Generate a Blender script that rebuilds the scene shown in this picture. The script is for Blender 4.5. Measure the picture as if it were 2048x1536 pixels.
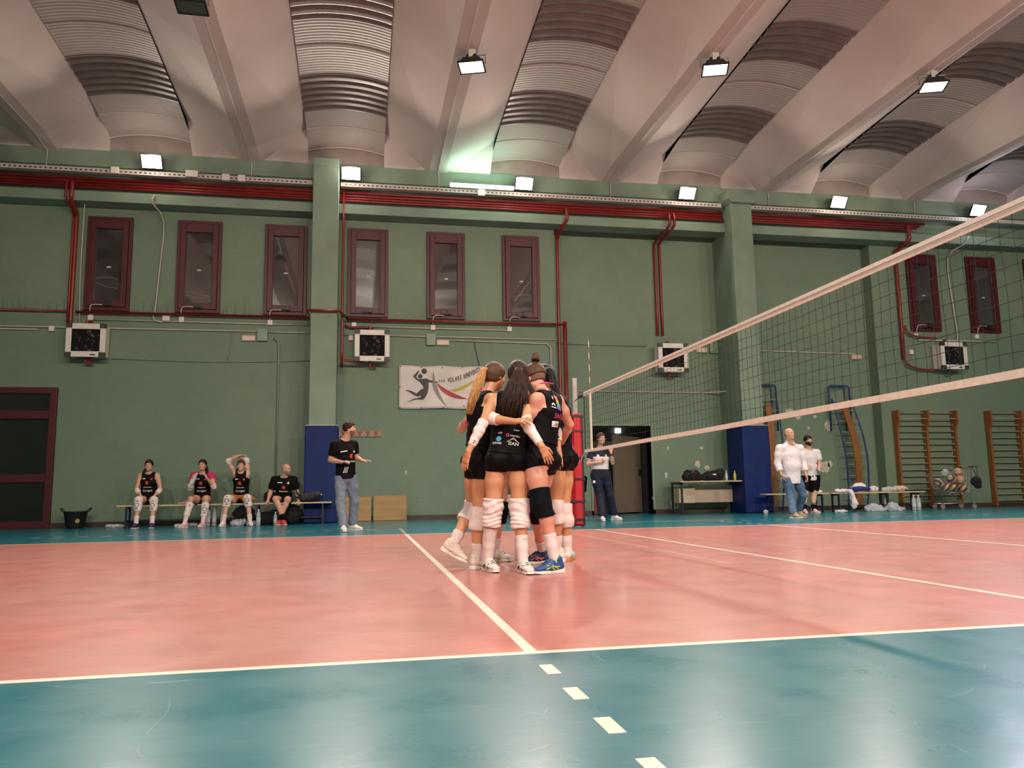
import bpy, bmesh, math, random
import numpy as np
from mathutils import Vector, Matrix
from mathutils.bvhtree import BVHTree

for o in list(bpy.data.objects):
    bpy.data.objects.remove(o, do_unlink=True)
scene = bpy.context.scene
COL = scene.collection
PI = math.pi
rnd = random.Random(7)

# ------------------------------------------------------------------ camera
CX, CY, CZ, YAW, PITCH, ROLL, FPX = (-3.655521526910714, -3.1525797618191325, 0.6482475765980609,
    0.19139087225257442, 0.13363310602641748, -0.01593371761517458, 1566.1794058205007)
_F = np.array([math.sin(YAW) * math.cos(PITCH), math.cos(YAW) * math.cos(PITCH), math.sin(PITCH)])
_R = np.cross(_F, [0, 0, 1.0]); _R /= np.linalg.norm(_R); _U = np.cross(_R, _F)
_c, _s = math.cos(ROLL), math.sin(ROLL)
_R2 = _c * _R + _s * _U; _U2 = -_s * _R + _c * _U
cam_data = bpy.data.cameras.new('camera')
cam = bpy.data.objects.new('camera', cam_data); COL.objects.link(cam)
M = Matrix(((_R2[0], _U2[0], -_F[0], CX), (_R2[1], _U2[1], -_F[1], CY), (_R2[2], _U2[2], -_F[2], CZ), (0, 0, 0, 1)))
cam.matrix_world = M
cam_data.sensor_fit = 'HORIZONTAL'; cam_data.sensor_width = 36.0
cam_data.lens = FPX * 36.0 / 2048.0
cam_data.clip_start = 0.05; cam_data.clip_end = 200
scene.camera = cam

# ------------------------------------------------------------------ world (night outside), exposure
world = bpy.data.worlds.new('night'); scene.world = world; world.use_nodes = True
world.node_tree.nodes['Background'].inputs[0].default_value = (0.012, 0.014, 0.02, 1)
world.node_tree.nodes['Background'].inputs[1].default_value = 0.5
vs = scene.view_settings
vs.view_transform = 'Standard'; vs.look = 'None'; vs.gamma = 1.0; vs.use_curve_mapping = False
vs.exposure = -1.5
WALL_FLOOD_W = 430.0      # watts per wall floodlight
ROOF_FLOOD_W = 330.0      # watts per roof floodlight
NEAR_FLOOD_W = 800.0      # facing row on the opposite wall
FLUOR_W = 28.0
WARM = (1.0, 0.83, 0.70)
COOL = (1.0, 0.90, 0.84)

def W(u, v, y):
    """world point seen at photo pixel (u, v) lying at world depth y"""
    d = _F + _R2 * (u - 1024) / FPX - _U2 * (v - 768) / FPX
    t = (y - CY) / d[1]
    return np.array([CX, CY, CZ]) + t * d

# ------------------------------------------------------------------ object helpers
def empty(name, loc=(0, 0, 0), rz=0.0):
    o = bpy.data.objects.new(name, None); COL.objects.link(o)
    o.location = loc; o.rotation_euler = (0, 0, rz); o.empty_display_size = 0.1
    return o

def tag(o, label=None, cat=None, group=None, kind=None):
    if label: o['label'] = label
    if cat: o['category'] = cat
    if group: o['group'] = group
    if kind: o['kind'] = kind
    return o

def link_mesh(name, me, mat=None, parent=None, smooth=False, local=False):
    o = bpy.data.objects.new(name, me); COL.objects.link(o)
    if mat is not None:
        for m_ in (mat if isinstance(mat, (list, tuple)) else [mat]): me.materials.append(m_)
    if smooth:
        me.polygons.foreach_set('use_smooth', [True] * len(me.polygons))
    if parent is not None:
        o.parent = parent
        if not local:
            bpy.context.view_layer.update()
            o.matrix_parent_inverse = parent.matrix_world.inverted()
    return o

def copy_tree(o, parent=None):
    c = o.copy(); COL.objects.link(c)
    if parent is not None:
        c.parent = parent; c.matrix_parent_inverse = o.matrix_parent_inverse.copy()
    for ch in [x for x in bpy.data.objects if x.parent == o]:
        copy_tree(ch, c)
    return c

class MB:
    """collects simple solids into one mesh (coordinates local to the parent, or world if none)"""
    def __init__(s): s.v = []; s.f = []; s.mi = []; s.cur = 0
    def mat(s, i): s.cur = i; return s
    def add(s, vs_, fs_):
        n = len(s.v); s.v += [tuple(map(float, p)) for p in vs_]
        for f in fs_: s.f.append([i + n for i in f]); s.mi.append(s.cur)
        return s
    def box(s, x0, x1, y0, y1, z0, z1):
        return s.add([(x0, y0, z0), (x1, y0, z0), (x1, y1, z0), (x0, y1, z0), (x0, y0, z1), (x1, y0, z1), (x1, y1, z1), (x0, y1, z1)],
                     [(0, 3, 2, 1), (4, 5, 6, 7), (0, 1, 5, 4), (1, 2, 6, 5), (2, 3, 7, 6), (3, 0, 4, 7)])
    def tbox(s, x0, x1, y0, y1, z0, z1, Mx):
        n = len(s.v); s.box(x0, x1, y0, y1, z0, z1)
        for i in range(n, len(s.v)): s.v[i] = tuple(Mx @ Vector(s.v[i]))
        return s
    def prism(s, prof, axis, a, b):
        """extrude polygon prof (list of 2-tuples) along axis 'x','y' or 'z'"""
        n = len(prof); vs_ = []
        for t in (a, b):
            for p, q in prof:
                vs_.append({'x': (t, p, q), 'y': (p, t, q), 'z': (p, q, t)}[axis])
        fs_ = [list(range(n))[::-1], list(range(n, 2 * n))] + [[i, (i + 1) % n, n + (i + 1) % n, n + i] for i in range(n)]
        return s.add(vs_, fs_)
    def tube(s, pts, r, n=8, closed=False, r2=None):
        pts = [np.array(p, float) for p in pts]; m = len(pts); rings = []
        up = None
        for i, p in enumerate(pts):
            if closed: t = pts[(i + 1) % m] - pts[i - 1]
            else: t = pts[min(i + 1, m - 1)] - pts[max(i - 1, 0)]
            t = t / (np.linalg.norm(t) + 1e-12)
            if up is None:
                up = np.array([0, 0, 1.0]) if abs(t[2]) < .9 else np.array([1.0, 0, 0])
            a = np.cross(t, up); a /= np.linalg.norm(a) + 1e-12; b = np.cross(a, t); up = b
            rr = r if r2 is None else r + (r2 - r) * i / max(m - 1, 1)
            rings.append([p + rr * (a * math.cos(2 * PI * k / n) + b * math.sin(2 * PI * k / n)) for k in range(n)])
        vs_ = [q for rg in rings for q in rg]; fs_ = []
        for i in range(m - (0 if closed else 1)):
            j = (i + 1) % m
            for k in range(n):
                fs_.append([i * n + k, i * n + (k + 1) % n, j * n + (k + 1) % n, j * n + k])
        if not closed: fs_ += [list(range(n))[::-1], [(m - 1) * n + k for k in range(n)]]
        return s.add(vs_, fs_)
    def lathe(s, prof, n=24, c=(0, 0, 0)):
        vs_ = []; fs_ = []; m = len(prof)
        for r, z in prof:
            for k in range(n): vs_.append((c[0] + r * math.cos(2 * PI * k / n), c[1] + r * math.sin(2 * PI * k / n), c[2] + z))
        for i in range(m - 1):
            for k in range(n): fs_.append([i * n + k, i * n + (k + 1) % n, (i + 1) * n + (k + 1) % n, (i + 1) * n + k])
        fs_ += [list(range(n))[::-1], [(m - 1) * n + k for k in range(n)]]
        return s.add(vs_, fs_)
    def sphere(s, c, r, n=12, m=8, sc=(1, 1, 1)):
        prof = [(r * math.sin(PI * i / m), -r * math.cos(PI * i / m)) for i in range(m + 1)]
        prof[0] = (1e-4, -r); prof[-1] = (1e-4, r)
        k = len(s.v); s.lathe(prof, n)
        for i in range(k, len(s.v)):
            x, y, z = s.v[i]; s.v[i] = (c[0] + x * sc[0], c[1] + y * sc[1], c[2] + z * sc[2])
        return s
    def build(s, name, mat, parent=None, smooth=False, local=True, bevel=0, xf=None):
        me = bpy.data.meshes.new(name)
        vv = s.v
        if xf is not None: vv = [tuple(xf @ Vector(p)) for p in vv]
        me.from_pydata(vv, [], s.f); me.validate(); me.update()
        o = link_mesh(name, me, mat, parent, smooth, local)
        if len(s.mi) == len(me.polygons): me.polygons.foreach_set('material_index', s.mi)
        if bevel:
            b = o.modifiers.new('bevel', 'BEVEL'); b.width = bevel; b.segments = 2; b.limit_method = 'ANGLE'
        return o

def spline(pts, n=6):
    """Catmull-Rom through pts"""
    P = [np.array(p, float) for p in pts]; P = [2 * P[0] - P[1]] + P + [2 * P[-1] - P[-2]]
    out = []
    for i in range(1, len(P) - 2):
        for k in range(n):
            t = k / n
            out.append(.5 * ((2 * P[i]) + (-P[i - 1] + P[i + 1]) * t + (2 * P[i - 1] - 5 * P[i] + 4 * P[i + 1] - P[i + 2]) * t * t + (-P[i - 1] + 3 * P[i] - 3 * P[i + 1] + P[i + 2]) * t ** 3))
    out.append(P[-2]); return out

# ------------------------------------------------------------------ materials
def new_mat(name):
    m = bpy.data.materials.new(name); m.use_nodes = True
    nt = m.node_tree; b = nt.nodes['Principled BSDF']; return m, nt, b

def mat(name, col, rough=.5, metal=0., var=.08, scale=8., bump=0., bscale=40., spec=.5, coat=0., stretch=None, detail=3):
    m, nt, b = new_mat(name)
    tc = nt.nodes.new('ShaderNodeTexCoord'); mp = nt.nodes.new('ShaderNodeMapping')
    nt.links.new(tc.outputs['Object'], mp.inputs[0])
    if stretch: mp.inputs['Scale'].default_value = stretch
    nz = nt.nodes.new('ShaderNodeTexNoise'); nz.inputs['Scale'].default_value = scale; nz.inputs['Detail'].default_value = detail
    nt.links.new(mp.outputs[0], nz.inputs['Vector'])
    rp = nt.nodes.new('ShaderNodeMapRange'); rp.inputs[1].default_value = .3; rp.inputs[2].default_value = .7
    rp.inputs[3].default_value = 1 - var; rp.inputs[4].default_value = 1 + var
    nt.links.new(nz.outputs[0], rp.inputs[0])
    mx = nt.nodes.new('ShaderNodeVectorMath'); mx.operation = 'SCALE'; mx.inputs[0].default_value = col
    nt.links.new(rp.outputs[0], mx.inputs['Scale'])
    nt.links.new(mx.outputs[0], b.inputs['Base Color'])
    b.inputs['Roughness'].default_value = rough; b.inputs['Metallic'].default_value = metal
    b.inputs['Specular IOR Level'].default_value = spec
    if coat: b.inputs['Coat Weight'].default_value = coat
    if bump:
        n2 = nt.nodes.new('ShaderNodeTexNoise'); n2.inputs['Scale'].default_value = bscale; n2.inputs['Detail'].default_value = 3
        nt.links.new(mp.outputs[0], n2.inputs['Vector'])
        bp = nt.nodes.new('ShaderNodeBump'); bp.inputs['Strength'].default_value = bump; bp.inputs['Distance'].default_value = .01
        nt.links.new(n2.outputs[0], bp.inputs['Height']); nt.links.new(bp.outputs[0], b.inputs['Normal'])
    return m

def emit(name, col, strength):
    m, nt, b = new_mat(name)
    b.inputs['Base Color'].default_value = (*col, 1)
    b.inputs['Emission Color'].default_value = (*col, 1); b.inputs['Emission Strength'].default_value = strength
    return m

class NG:
    """tiny node-expression helper for scalar masks"""
    def __init__(s, nt): s.nt = nt
    def m(s, op, *a, clamp=False):
        n = s.nt.nodes.new('ShaderNodeMath'); n.operation = op; n.use_clamp = clamp
        for i, x in enumerate(a):
            if isinstance(x, (int, float)): n.inputs[i].default_value = x
            else: s.nt.links.new(x, n.inputs[i])
        return n.outputs[0]
    def band(s, x, a, b):      # 1 when a<x<b
        return s.m('MULTIPLY', s.m('GREATER_THAN', x, a), s.m('LESS_THAN', x, b))
    def mix(s, f, a, b):
        n = s.nt.nodes.new('ShaderNodeMix'); n.data_type = 'RGBA'
        s.nt.links.new(f, n.inputs[0]) if not isinstance(f, (int, float)) else setattr(n.inputs[0], 'default_value', f)
        for k, x in ((6, a), (7, b)):
            if isinstance(x, tuple): n.inputs[k].default_value = (*x, 1) if len(x) == 3 else x
            else: s.nt.links.new(x, n.inputs[k])
        return n.outputs[2]
    def noise(s, vec, scale, detail=3, rough=.5, stretch=None, dist=0):
        if stretch:
            mp = s.nt.nodes.new('ShaderNodeMapping'); s.nt.links.new(vec, mp.inputs[0]); mp.inputs['Scale'].default_value = stretch; vec = mp.outputs[0]
        n = s.nt.nodes.new('ShaderNodeTexNoise'); s.nt.links.new(vec, n.inputs['Vector'])
        n.inputs['Scale'].default_value = scale; n.inputs['Detail'].default_value = detail; n.inputs['Roughness'].default_value = rough
        n.inputs['Distortion'].default_value = dist
        return n.outputs[0]
    def ramp(s, x, a, b, c=0., d=1.):
        n = s.nt.nodes.new('ShaderNodeMapRange'); s.nt.links.new(x, n.inputs[0])
        for i, q in enumerate((a, b, c, d)): n.inputs[i + 1].default_value = q
        return n.outputs[0]

def floor_material():
    m, nt, b = new_mat('sports_floor_vinyl'); g = NG(nt)
    geo = nt.nodes.new('ShaderNodeNewGeometry'); sp = nt.nodes.new('ShaderNodeSeparateXYZ'); pos = geo.outputs['Position']
    nt.links.new(pos, sp.inputs[0]); x, y = sp.outputs[0], sp.outputs[1]
    inx = g.band(x, -9, 9); iny = g.band(y, 0, 9); court = g.m('MULTIPLY', inx, iny)
    L = .05
    lines = [g.m('MULTIPLY', g.band(x, -9, 9), g.band(y, 0, L)), g.m('MULTIPLY', g.band(x, -9, 9), g.band(y, 9 - L, 9)),
             g.m('MULTIPLY', g.band(x, -3.0, -2.95), g.band(y, 0, 9)), g.m('MULTIPLY', g.band(x, 2.95, 3), g.band(y, 0, 9)),
             g.m('MULTIPLY', g.band(x, -.025, .025), g.band(y, 0, 9)),
             g.m('MULTIPLY', g.band(x, -9, -9 + L), g.band(y, 0, 9)), g.m('MULTIPLY', g.band(x, 9 - L, 9), g.band(y, 0, 9))]
    # dashed extensions of the attack lines (15 cm dashes, 20 cm gaps, near and far side)
    def dashes(t, lo, hi):
        ph = g.m('MODULO', g.m('SUBTRACT', t, lo), .35)
        return g.m('MULTIPLY', g.band(t, lo, hi), g.m('GREATER_THAN', ph, .2))
    ynear = g.m('MULTIPLY', y, -1.0)
    for a in (-3.0, 2.95):
        bx = g.band(x, a, a + .05)
        lines.append(g.m('MULTIPLY', bx, dashes(ynear, 0.0, 1.75)))
        lines.append(g.m('MULTIPLY', bx, dashes(y, 9.0, 10.75)))
    # coach restriction line, far side
    cr = g.m('MULTIPLY', g.band(y, 10.72, 10.77), dashes(g.m('ABSOLUTE', x), 3.2, 9.0)); lines.append(cr)
    ln = lines[0]
    for q in lines[1:]: ln = g.m('MAXIMUM', ln, q)
    # old faint line remains
    old = g.m('MAXIMUM', g.m('MULTIPLY', g.band(x, -.62, -.57), g.band(y, 3.2, 8.6)), g.m('MULTIPLY', g.band(y, 11.0, 11.3), g.band(x, 1.0, 3.4)))
    big = g.noise(pos, .55, 4, .55); mid = g.noise(pos, 2.2, 5, .65, dist=.6); fine = g.noise(pos, 22, 4, .7, (.22, 1.6, 1))
    red = g.mix(g.ramp(mid, .35, .7), (.56, .185, .158), (.47, .150, .130))
    red = g.mix(g.ramp(big, .4, .62), red, (.47, .19, .155))
    red = g.mix(g.m('MULTIPLY', g.ramp(fine, .47, .66), .65), red, (.33, .15, .115))
    teal = g.mix(g.ramp(mid, .35, .7), (.001, .122, .160), (.002, .146, .188))
    teal = g.mix(g.m('MULTIPLY', g.ramp(fine, .5, .7), .4), teal, (.03, .22, .25))
    col = g.mix(court, teal, red)
    col = g.mix(g.m('MULTIPLY', old, .22), col, (.75, .6, .5))
    # scratches: thin light arcs from distorted voronoi edges
    vo = nt.nodes.new('ShaderNodeTexVoronoi'); vo.feature = 'DISTANCE_TO_EDGE'; vo.inputs['Scale'].default_value = .9
    nzv = nt.nodes.new('ShaderNodeTexNoise'); nzv.inputs['Scale'].default_value = .7; nt.links.new(pos, nzv.inputs['Vector'])
    va = nt.nodes.new('ShaderNodeVectorMath'); va.operation = 'ADD'; nt.links.new(pos, va.inputs[0]); nt.links.new(nzv.outputs['Color'], va.inputs[1])
    nt.links.new(va.outputs[0], vo.inputs['Vector'])
    scr = g.m('MULTIPLY', g.m('LESS_THAN', vo.outputs['Distance'], .0022), g.ramp(g.noise(pos, 4.1, 2), .55, .62))
    col = g.mix(g.m('MULTIPLY', scr, .22), col, (.55, .6, .55))
    lcol = g.mix(g.m('MULTIPLY', g.ramp(fine, .5, .8), .5), (.80, .74, .62), (.60, .50, .42))
    wear = g.m('MULTIPLY', ln, g.ramp(g.noise(pos, 60, 3, .7), .28, .36))
    col = g.mix(wear, col, lcol)
    nt.links.new(col, b.inputs['Base Color'])
    ro = g.ramp(g.noise(pos, 3, 4, .6), .3, .75, .25, .36)
    ro = g.m('ADD', ro, g.m('MULTIPLY', court, .04))
    nt.links.new(ro, b.inputs['Roughness'])
    b.inputs['Specular IOR Level'].default_value = .42; b.inputs['Coat Weight'].default_value = .28; b.inputs['Coat Roughness'].default_value = .13
    bp = nt.nodes.new('ShaderNodeBump'); bp.inputs['Strength'].default_value = .12; bp.inputs['Distance'].default_value = .004
    nt.links.new(g.noise(pos, 14, 4, .6), bp.inputs['Height']); nt.links.new(bp.outputs[0], b.inputs['Normal'])
    return m

def wall_material(name, c1, c2, stains=True):
    m, nt, b = new_mat(name); g = NG(nt)
    geo = nt.nodes.new('ShaderNodeNewGeometry'); pos = geo.outputs['Position']
    sp = nt.nodes.new('ShaderNodeSeparateXYZ'); nt.links.new(pos, sp.inputs[0])
    col = g.mix(g.ramp(g.noise(pos, .5, 4, .6), .35, .65), c1, c2)
    col = g.mix(g.m('MULTIPLY', g.ramp(g.noise(pos, 2.5, 5, .7), .5, .75), .35), col, tuple(q * .72 for q in c1))
    if stains:
        # soot streaks below/above the red pipe and vertical drips
        z = sp.outputs[2]
        band = g.ramp(z, 4.62, 5.0, 1, 0); band = g.m('MULTIPLY', band, g.m('GREATER_THAN', z, 4.6)); xx = sp.outputs[0]
        band = g.m('MULTIPLY', band, g.m('ADD', g.m('LESS_THAN', xx, -4.8), g.m('MULTIPLY', g.band(xx, -4.8, .9), .3)))
        dr = g.ramp(g.noise(pos, 5, 3, .6, (3.2, 1, .25)), .48, .72)
        col = g.mix(g.m('MULTIPLY', g.m('MULTIPLY', band, dr), .8), col, (.035, .04, .03))
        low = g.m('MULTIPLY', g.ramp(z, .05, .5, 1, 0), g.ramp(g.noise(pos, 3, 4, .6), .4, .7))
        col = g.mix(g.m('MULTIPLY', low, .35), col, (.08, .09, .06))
        # lower dado painted a slightly different green below 4.55 m
        col = g.mix(g.m('MULTIPLY', g.m('LESS_THAN', z, 4.55), .18), col, (.105, .20, .14))
    nt.links.new(col, b.inputs['Base Color']); b.inputs['Roughness'].default_value = .55
    b.inputs['Specular IOR Level'].default_value = .3
    h = g.noise(pos, 9, 3, .55, (.25, 1, 4.5), dist=.4)
    bp = nt.nodes.new('ShaderNodeBump'); bp.inputs['Strength'].default_value = .28; bp.inputs['Distance'].default_value = .012
    nt.links.new(h, bp.inputs['Height']); nt.links.new(bp.outputs[0], b.inputs['Normal'])
    return m

def corrugated_material(name, col, rough, pitch, strength, dist):
    m, nt, b = new_mat(name); g = NG(nt)
    geo = nt.nodes.new('ShaderNodeNewGeometry'); pos = geo.outputs['Position']
    wv = nt.nodes.new('ShaderNodeTexWave'); wv.wave_type = 'BANDS'; wv.bands_direction = 'Y'; wv.wave_profile = 'SIN'
    wv.inputs['Scale'].default_value = 1.0 / pitch / 3.1831; wv.inputs['Distortion'].default_value = 0
    nt.links.new(pos, wv.inputs['Vector'])
    bp = nt.nodes.new('ShaderNodeBump'); bp.inputs['Strength'].default_value = strength; bp.inputs['Distance'].default_value = dist
    nt.links.new(wv.outputs['Fac'], bp.inputs['Height']); nt.links.new(bp.outputs[0], b.inputs['Normal'])
    c = g.mix(g.ramp(g.noise(pos, 1.2, 3), .35, .7), col, tuple(q * .88 for q in col))
    nt.links.new(c, b.inputs['Base Color']); b.inputs['Roughness'].default_value = rough
    return m

M_FLOOR = floor_material()
GREEN1, GREEN2 = (.165, .240, .172), (.195, .262, .182)
M_WALL = wall_material('green_wall_paint', GREEN1, GREEN2)
M_BEAMG = mat('green_girder_paint', (.19, .27, .20), .55, var=.12, scale=1.5, bump=.1, bscale=20)
M_CONC = mat('painted_concrete', (.66, .57, .54), .8, var=.07, scale=.8, bump=.06, bscale=12, spec=.25)
M_VAULT = corrugated_material('corrugated_ceiling_sheet', (.44, .39, .365), .5, .085, .5, .010)
M_GABLE = mat('gable_panel_paint', (.36, .30, .275), .8, var=.1, scale=3)
M_SKY = mat('translucent_roof_strip', (.20, .155, .145), .35, var=.15, scale=3)
M_BURG = mat('burgundy_metal', (.070, .004, .009), .45, var=.15, scale=4)
M_RED = mat('red_pipe_paint', (.22, .018, .018), .33, var=.15, scale=5)
M_WHITEP = mat('conduit_plastic', (.50, .47, .42), .45, var=.05)
M_WHITE = mat('white_plastic', (.74, .70, .66), .45, var=.04)
M_BEIGE = mat('beige_plastic', (.55, .42, .36), .45, var=.05)
M_GREENBOX = mat('green_metal_box', (.20, .30, .22), .45)
M_BASE = mat('dark_baseboard', (.055, .028, .018), .45, var=.2)
M_BLUE = mat('blue_vinyl_pad', (.002, .017, .115), .55, var=.15, scale=3, bump=.05, bscale=10, spec=.25)
M_BLACK = mat('black_plastic', (.012, .012, .013), .42, var=.2)
M_DARKF = mat('black_fabric', (.006, .006, .007), .9, var=.3, scale=25, bump=.4, bscale=30)
M_NAVY = mat('navy_steel', (.008, .012, .045), .4, var=.1)
M_BSTEEL = mat('blue_steel', (.010, .04, .16), .4, var=.15)
M_WOOD = mat('bench_wood', (.58, .46, .28), .42, var=.15, scale=5, stretch=(.4, 6, 6))
M_OWOOD = mat('orange_varnished_wood', (.26, .095, .022), .45, var=.2, scale=5, stretch=(6, 6, .5))
M_RUNG = mat('pale_rung_wood', (.30, .25, .17), .5, var=.15, scale=8)
M_PLY = mat('plywood_board', (.36, .23, .085), .6, var=.15, scale=3, stretch=(.6, 4, 6))
M_STEEL = mat('galvanised_steel', (.28, .27, .26), .45, .6, var=.1)
M_CHROME = mat('chromed_wire', (.50, .48, .45), .3, .8, var=.1)
M_REDPAD = mat('red_vinyl_pad', (.52, .012, .025), .38, var=.12, scale=5, bump=.12, bscale=9)
M_TAPE = mat('net_tape_canvas', (.80, .72, .62), .7, var=.08, scale=20, bump=.2, bscale=60)
M_NET = mat('black_net_cord', (.010, .014, .012), .8)
M_BANNER = mat('white_banner_vinyl', (.62, .57, .54), .42, var=.10, scale=2.2, bump=.5, bscale=3)
M_INK = mat('black_banner_ink', (.012, .010, .012), .5)
M_INKR = mat('red_banner_ink', (.40, .018, .035), .5)
M_INKY = mat('yellow_banner_ink', (.48, .40, .04), .5)
M_INKG = mat('grey_banner_ink', (.26, .21, .20), .5)
M_DESK = mat('desk_laminate', (.50, .40, .30), .5, var=.08, scale=4)
M_PLASTER = mat('bare_plaster', (.50, .50, .42), .85, var=.2, scale=12)
M_DOORLEAF = mat('door_leaf_paint', (.16, .13, .095), .45, var=.12, scale=2)
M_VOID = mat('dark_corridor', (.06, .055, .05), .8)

def glass_mat(name, col, ior=1.9, rough=.04):
    m, nt, b = new_mat(name)
    g = NG(nt); geo = nt.nodes.new('ShaderNodeNewGeometry')
    c = g.mix(g.ramp(g.noise(geo.outputs['Position'], 3, 4), .3, .7), col, tuple(q * 1.6 for q in col))
    nt.links.new(c, b.inputs['Base Color']); b.inputs['Roughness'].default_value = rough; b.inputs['IOR'].default_value = ior
    return m
M_PANE = glass_mat('night_window_glass', (.030, .026, .028), 2.4)
M_DOORPANE = glass_mat('night_door_glass', (.008, .009, .009), 1.6, .05)
def clear_plastic(name, col=(.85, .9, .92), a=.35):
    m, nt, b = new_mat(name); b.inputs['Base Color'].default_value = (*col, 1)
    b.inputs['Roughness'].default_value = .12; b.inputs['Alpha'].default_value = a
    g = NG(nt); tc = nt.nodes.new('ShaderNodeTexCoord')
    bp = nt.nodes.new('ShaderNodeBump'); bp.inputs['Strength'].default_value = .5; bp.inputs['Distance'].default_value = .01
    nt.links.new(g.noise(tc.outputs['Object'], 30, 3), bp.inputs['Height']); nt.links.new(bp.outputs[0], b.inputs['Normal'])
    return m
M_PET = clear_plastic('clear_bottle_plastic')
M_BAG = clear_plastic('thin_plastic_bag', (.75, .80, .85), .45)

# lights made once, reused as data
def area_light(name, loc, direction, sx, sy, watts, col, parent=None, spread=PI):
    l = bpy.data.lights.new(name, 'AREA'); l.shape = 'RECTANGLE'; l.size = sx; l.size_y = sy
    l.energy = watts; l.color = col; l.spread = spread
    o = bpy.data.objects.new(name, l); COL.objects.link(o)
    o.rotation_euler = Vector(direction).to_track_quat('-Z', 'Y').to_euler(); o.location = loc
    if parent: o.parent = parent
    return o
# ================================================================== SETTING
X0, X1, Y0, Y1 = -15.5, 19.5, -7.0, 15.0
H = 9.9
fl = MB().box(X0, X1 + .0, Y0, 16.6, -.2, 0).build('floor', M_FLOOR); tag(fl, kind='structure')

RX0, RX1, RY = 0.98, 9.66, 15.35          # recessed bay
wb = MB()
wb.box(X0, RX0, 15, 15.6, 0, H); wb.box(RX1, X1, 15, 15.6, 0, H)
D0, D1, DH = 1.90, 3.42, 2.16
wb.box(RX0, D0, RY, 15.6, 0, H); wb.box(D1, RX1, RY, 15.6, 0, H); wb.box(D0, D1, RY, 15.6, DH, H)
wall = wb.build('wall_back', M_WALL); tag(wall, kind='structure')
# girder along the top of the wall (I section)
prof = [(15.05, 8.2), (14.6, 8.2), (14.6, 7.80), (14.86, 7.68), (14.86, 7.36), (14.58, 7.22), (14.58, 7.0), (15.05, 7.0)]
g1 = MB(); g1.prism(prof, 'x', X0, X1); g1 = g1.build('trim_1', M_BEAMG, bevel=.01); tag(g1, kind='structure')
wl = MB().box(X0 - .3, X0, Y0, 15.6, 0, H).build('wall_left', M_WALL); tag(wl, kind='structure')
wr = MB().box(X1, X1 + .3, Y0, 15.6, 0, H).build('wall_right', M_WALL); tag(wr, kind='structure')
wf = MB().box(X0 - .3, X1 + .3, Y0 - .3, Y0, 0, H).build('wall_front', M_WALL); tag(wf, kind='structure')
bb = MB(); bb.box(-10.02, -4.8, 14.97, 15, 0, .10); bb.box(-4.18, RX0, 14.97, 15, 0, .10); bb.box(RX0, D0, RY - .03, RY, 0, .1)
bb.box(D1, 5.3, RY - .03, RY, 0, .1); bb.box(5.9, RX1, RY - .03, RY, 0, .10); bb.box(RX1, X1, 14.97, 15, 0, .10)
bb = bb.build('baseboard_back', M_BASE); tag(bb, kind='structure')
# corridor behind the open doorway
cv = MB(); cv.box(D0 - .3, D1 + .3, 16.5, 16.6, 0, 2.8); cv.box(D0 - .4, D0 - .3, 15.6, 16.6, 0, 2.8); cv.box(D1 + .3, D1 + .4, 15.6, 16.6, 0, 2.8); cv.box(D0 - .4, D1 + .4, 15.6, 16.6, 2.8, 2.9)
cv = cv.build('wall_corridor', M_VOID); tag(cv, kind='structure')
# ---- open metal door leaf + reveal
dr = empty('door_2', (D1, RY, 0)); tag(dr, kind='structure')
fm = MB(); fm.box(D0 - .05, D0, RY - .03, 15.6, 0, DH + .05); fm.box(D1, D1 + .05, RY - .03, 15.6, 0, DH + .05); fm.box(D0, D1, RY - .03, 15.6, DH, DH + .05)
fm.build('door_frame', M_BEAMG, dr, local=False)
lf = MB(); _h = W(1226, 900, 15.45); _e = W(1291, 900, 16.25); Mx = Matrix.Translation((_h[0], 15.45, 0)) @ Matrix.Rotation(math.atan2(.8, _e[0] - _h[0]), 4, 'Z')
lf.tbox(0, 1.12, -.03, .03, .03, 1.93, Mx); lf.build('door_leaf', M_DOORLEAF, dr, local=False, bevel=.004)
hd = MB(); hd.tbox(1.0, 1.04, -.09, -.03, .95, 1.1, Mx); hd.build('door_handle', M_BLACK, dr, local=False)
_l = W(1237, 861, 16.4)
MB().box(D0, D0 + .16, 15.42, 15.46, .02, .55).build('red_panel', M_RED, dr, local=False)
lp = MB().box(_l[0] - .07, _l[0] + .07, 16.42, 16.49, _l[2] - .06, _l[2] + .06).build('reflected_flood_spot', emit('reflected_flood_glow', (.85, .95, 1.0), 14)); tag(lp, 'small glowing square standing in for a floodlight reflected in the door leaf behind the referee', 'reflection')  # added glowing box in place of a floodlight's reflection in the door leaf

# ---- left glass door with burgundy frame
gd = empty('door_1', (-10.6, 15, 0)); tag(gd, kind='structure')
fr = MB(); x1 = -10.02; xl = -12.9
fr.box(x1 - .13, x1, 14.9, 15, 0, 2.95); fr.box(xl, x1 - .13, 14.9, 15, 2.82, 2.95); fr.box(xl, x1 - .13, 14.9, 15, 0, .15)
fr.box(xl, x1 - .13, 14.88, 15, 2.28, 2.46); fr.box(xl, x1 - .13, 14.88, 15, .95, 1.12); fr.box(xl, xl + .12, 14.9, 15, 0, 2.95)
fr.build('door_frame', M_BURG, gd, local=False, bevel=.006)
pn = MB(); pn.box(xl + .12, x1 - .13, 14.96, 14.97, .15, .95); pn.box(xl + .12, x1 - .13, 14.96, 14.97, 1.12, 2.28); pn.box(xl + .12, x1 - .13, 14.96, 14.97, 2.46, 2.82)
pn.build('door_pane', M_DOORPANE, gd, local=False)

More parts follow.
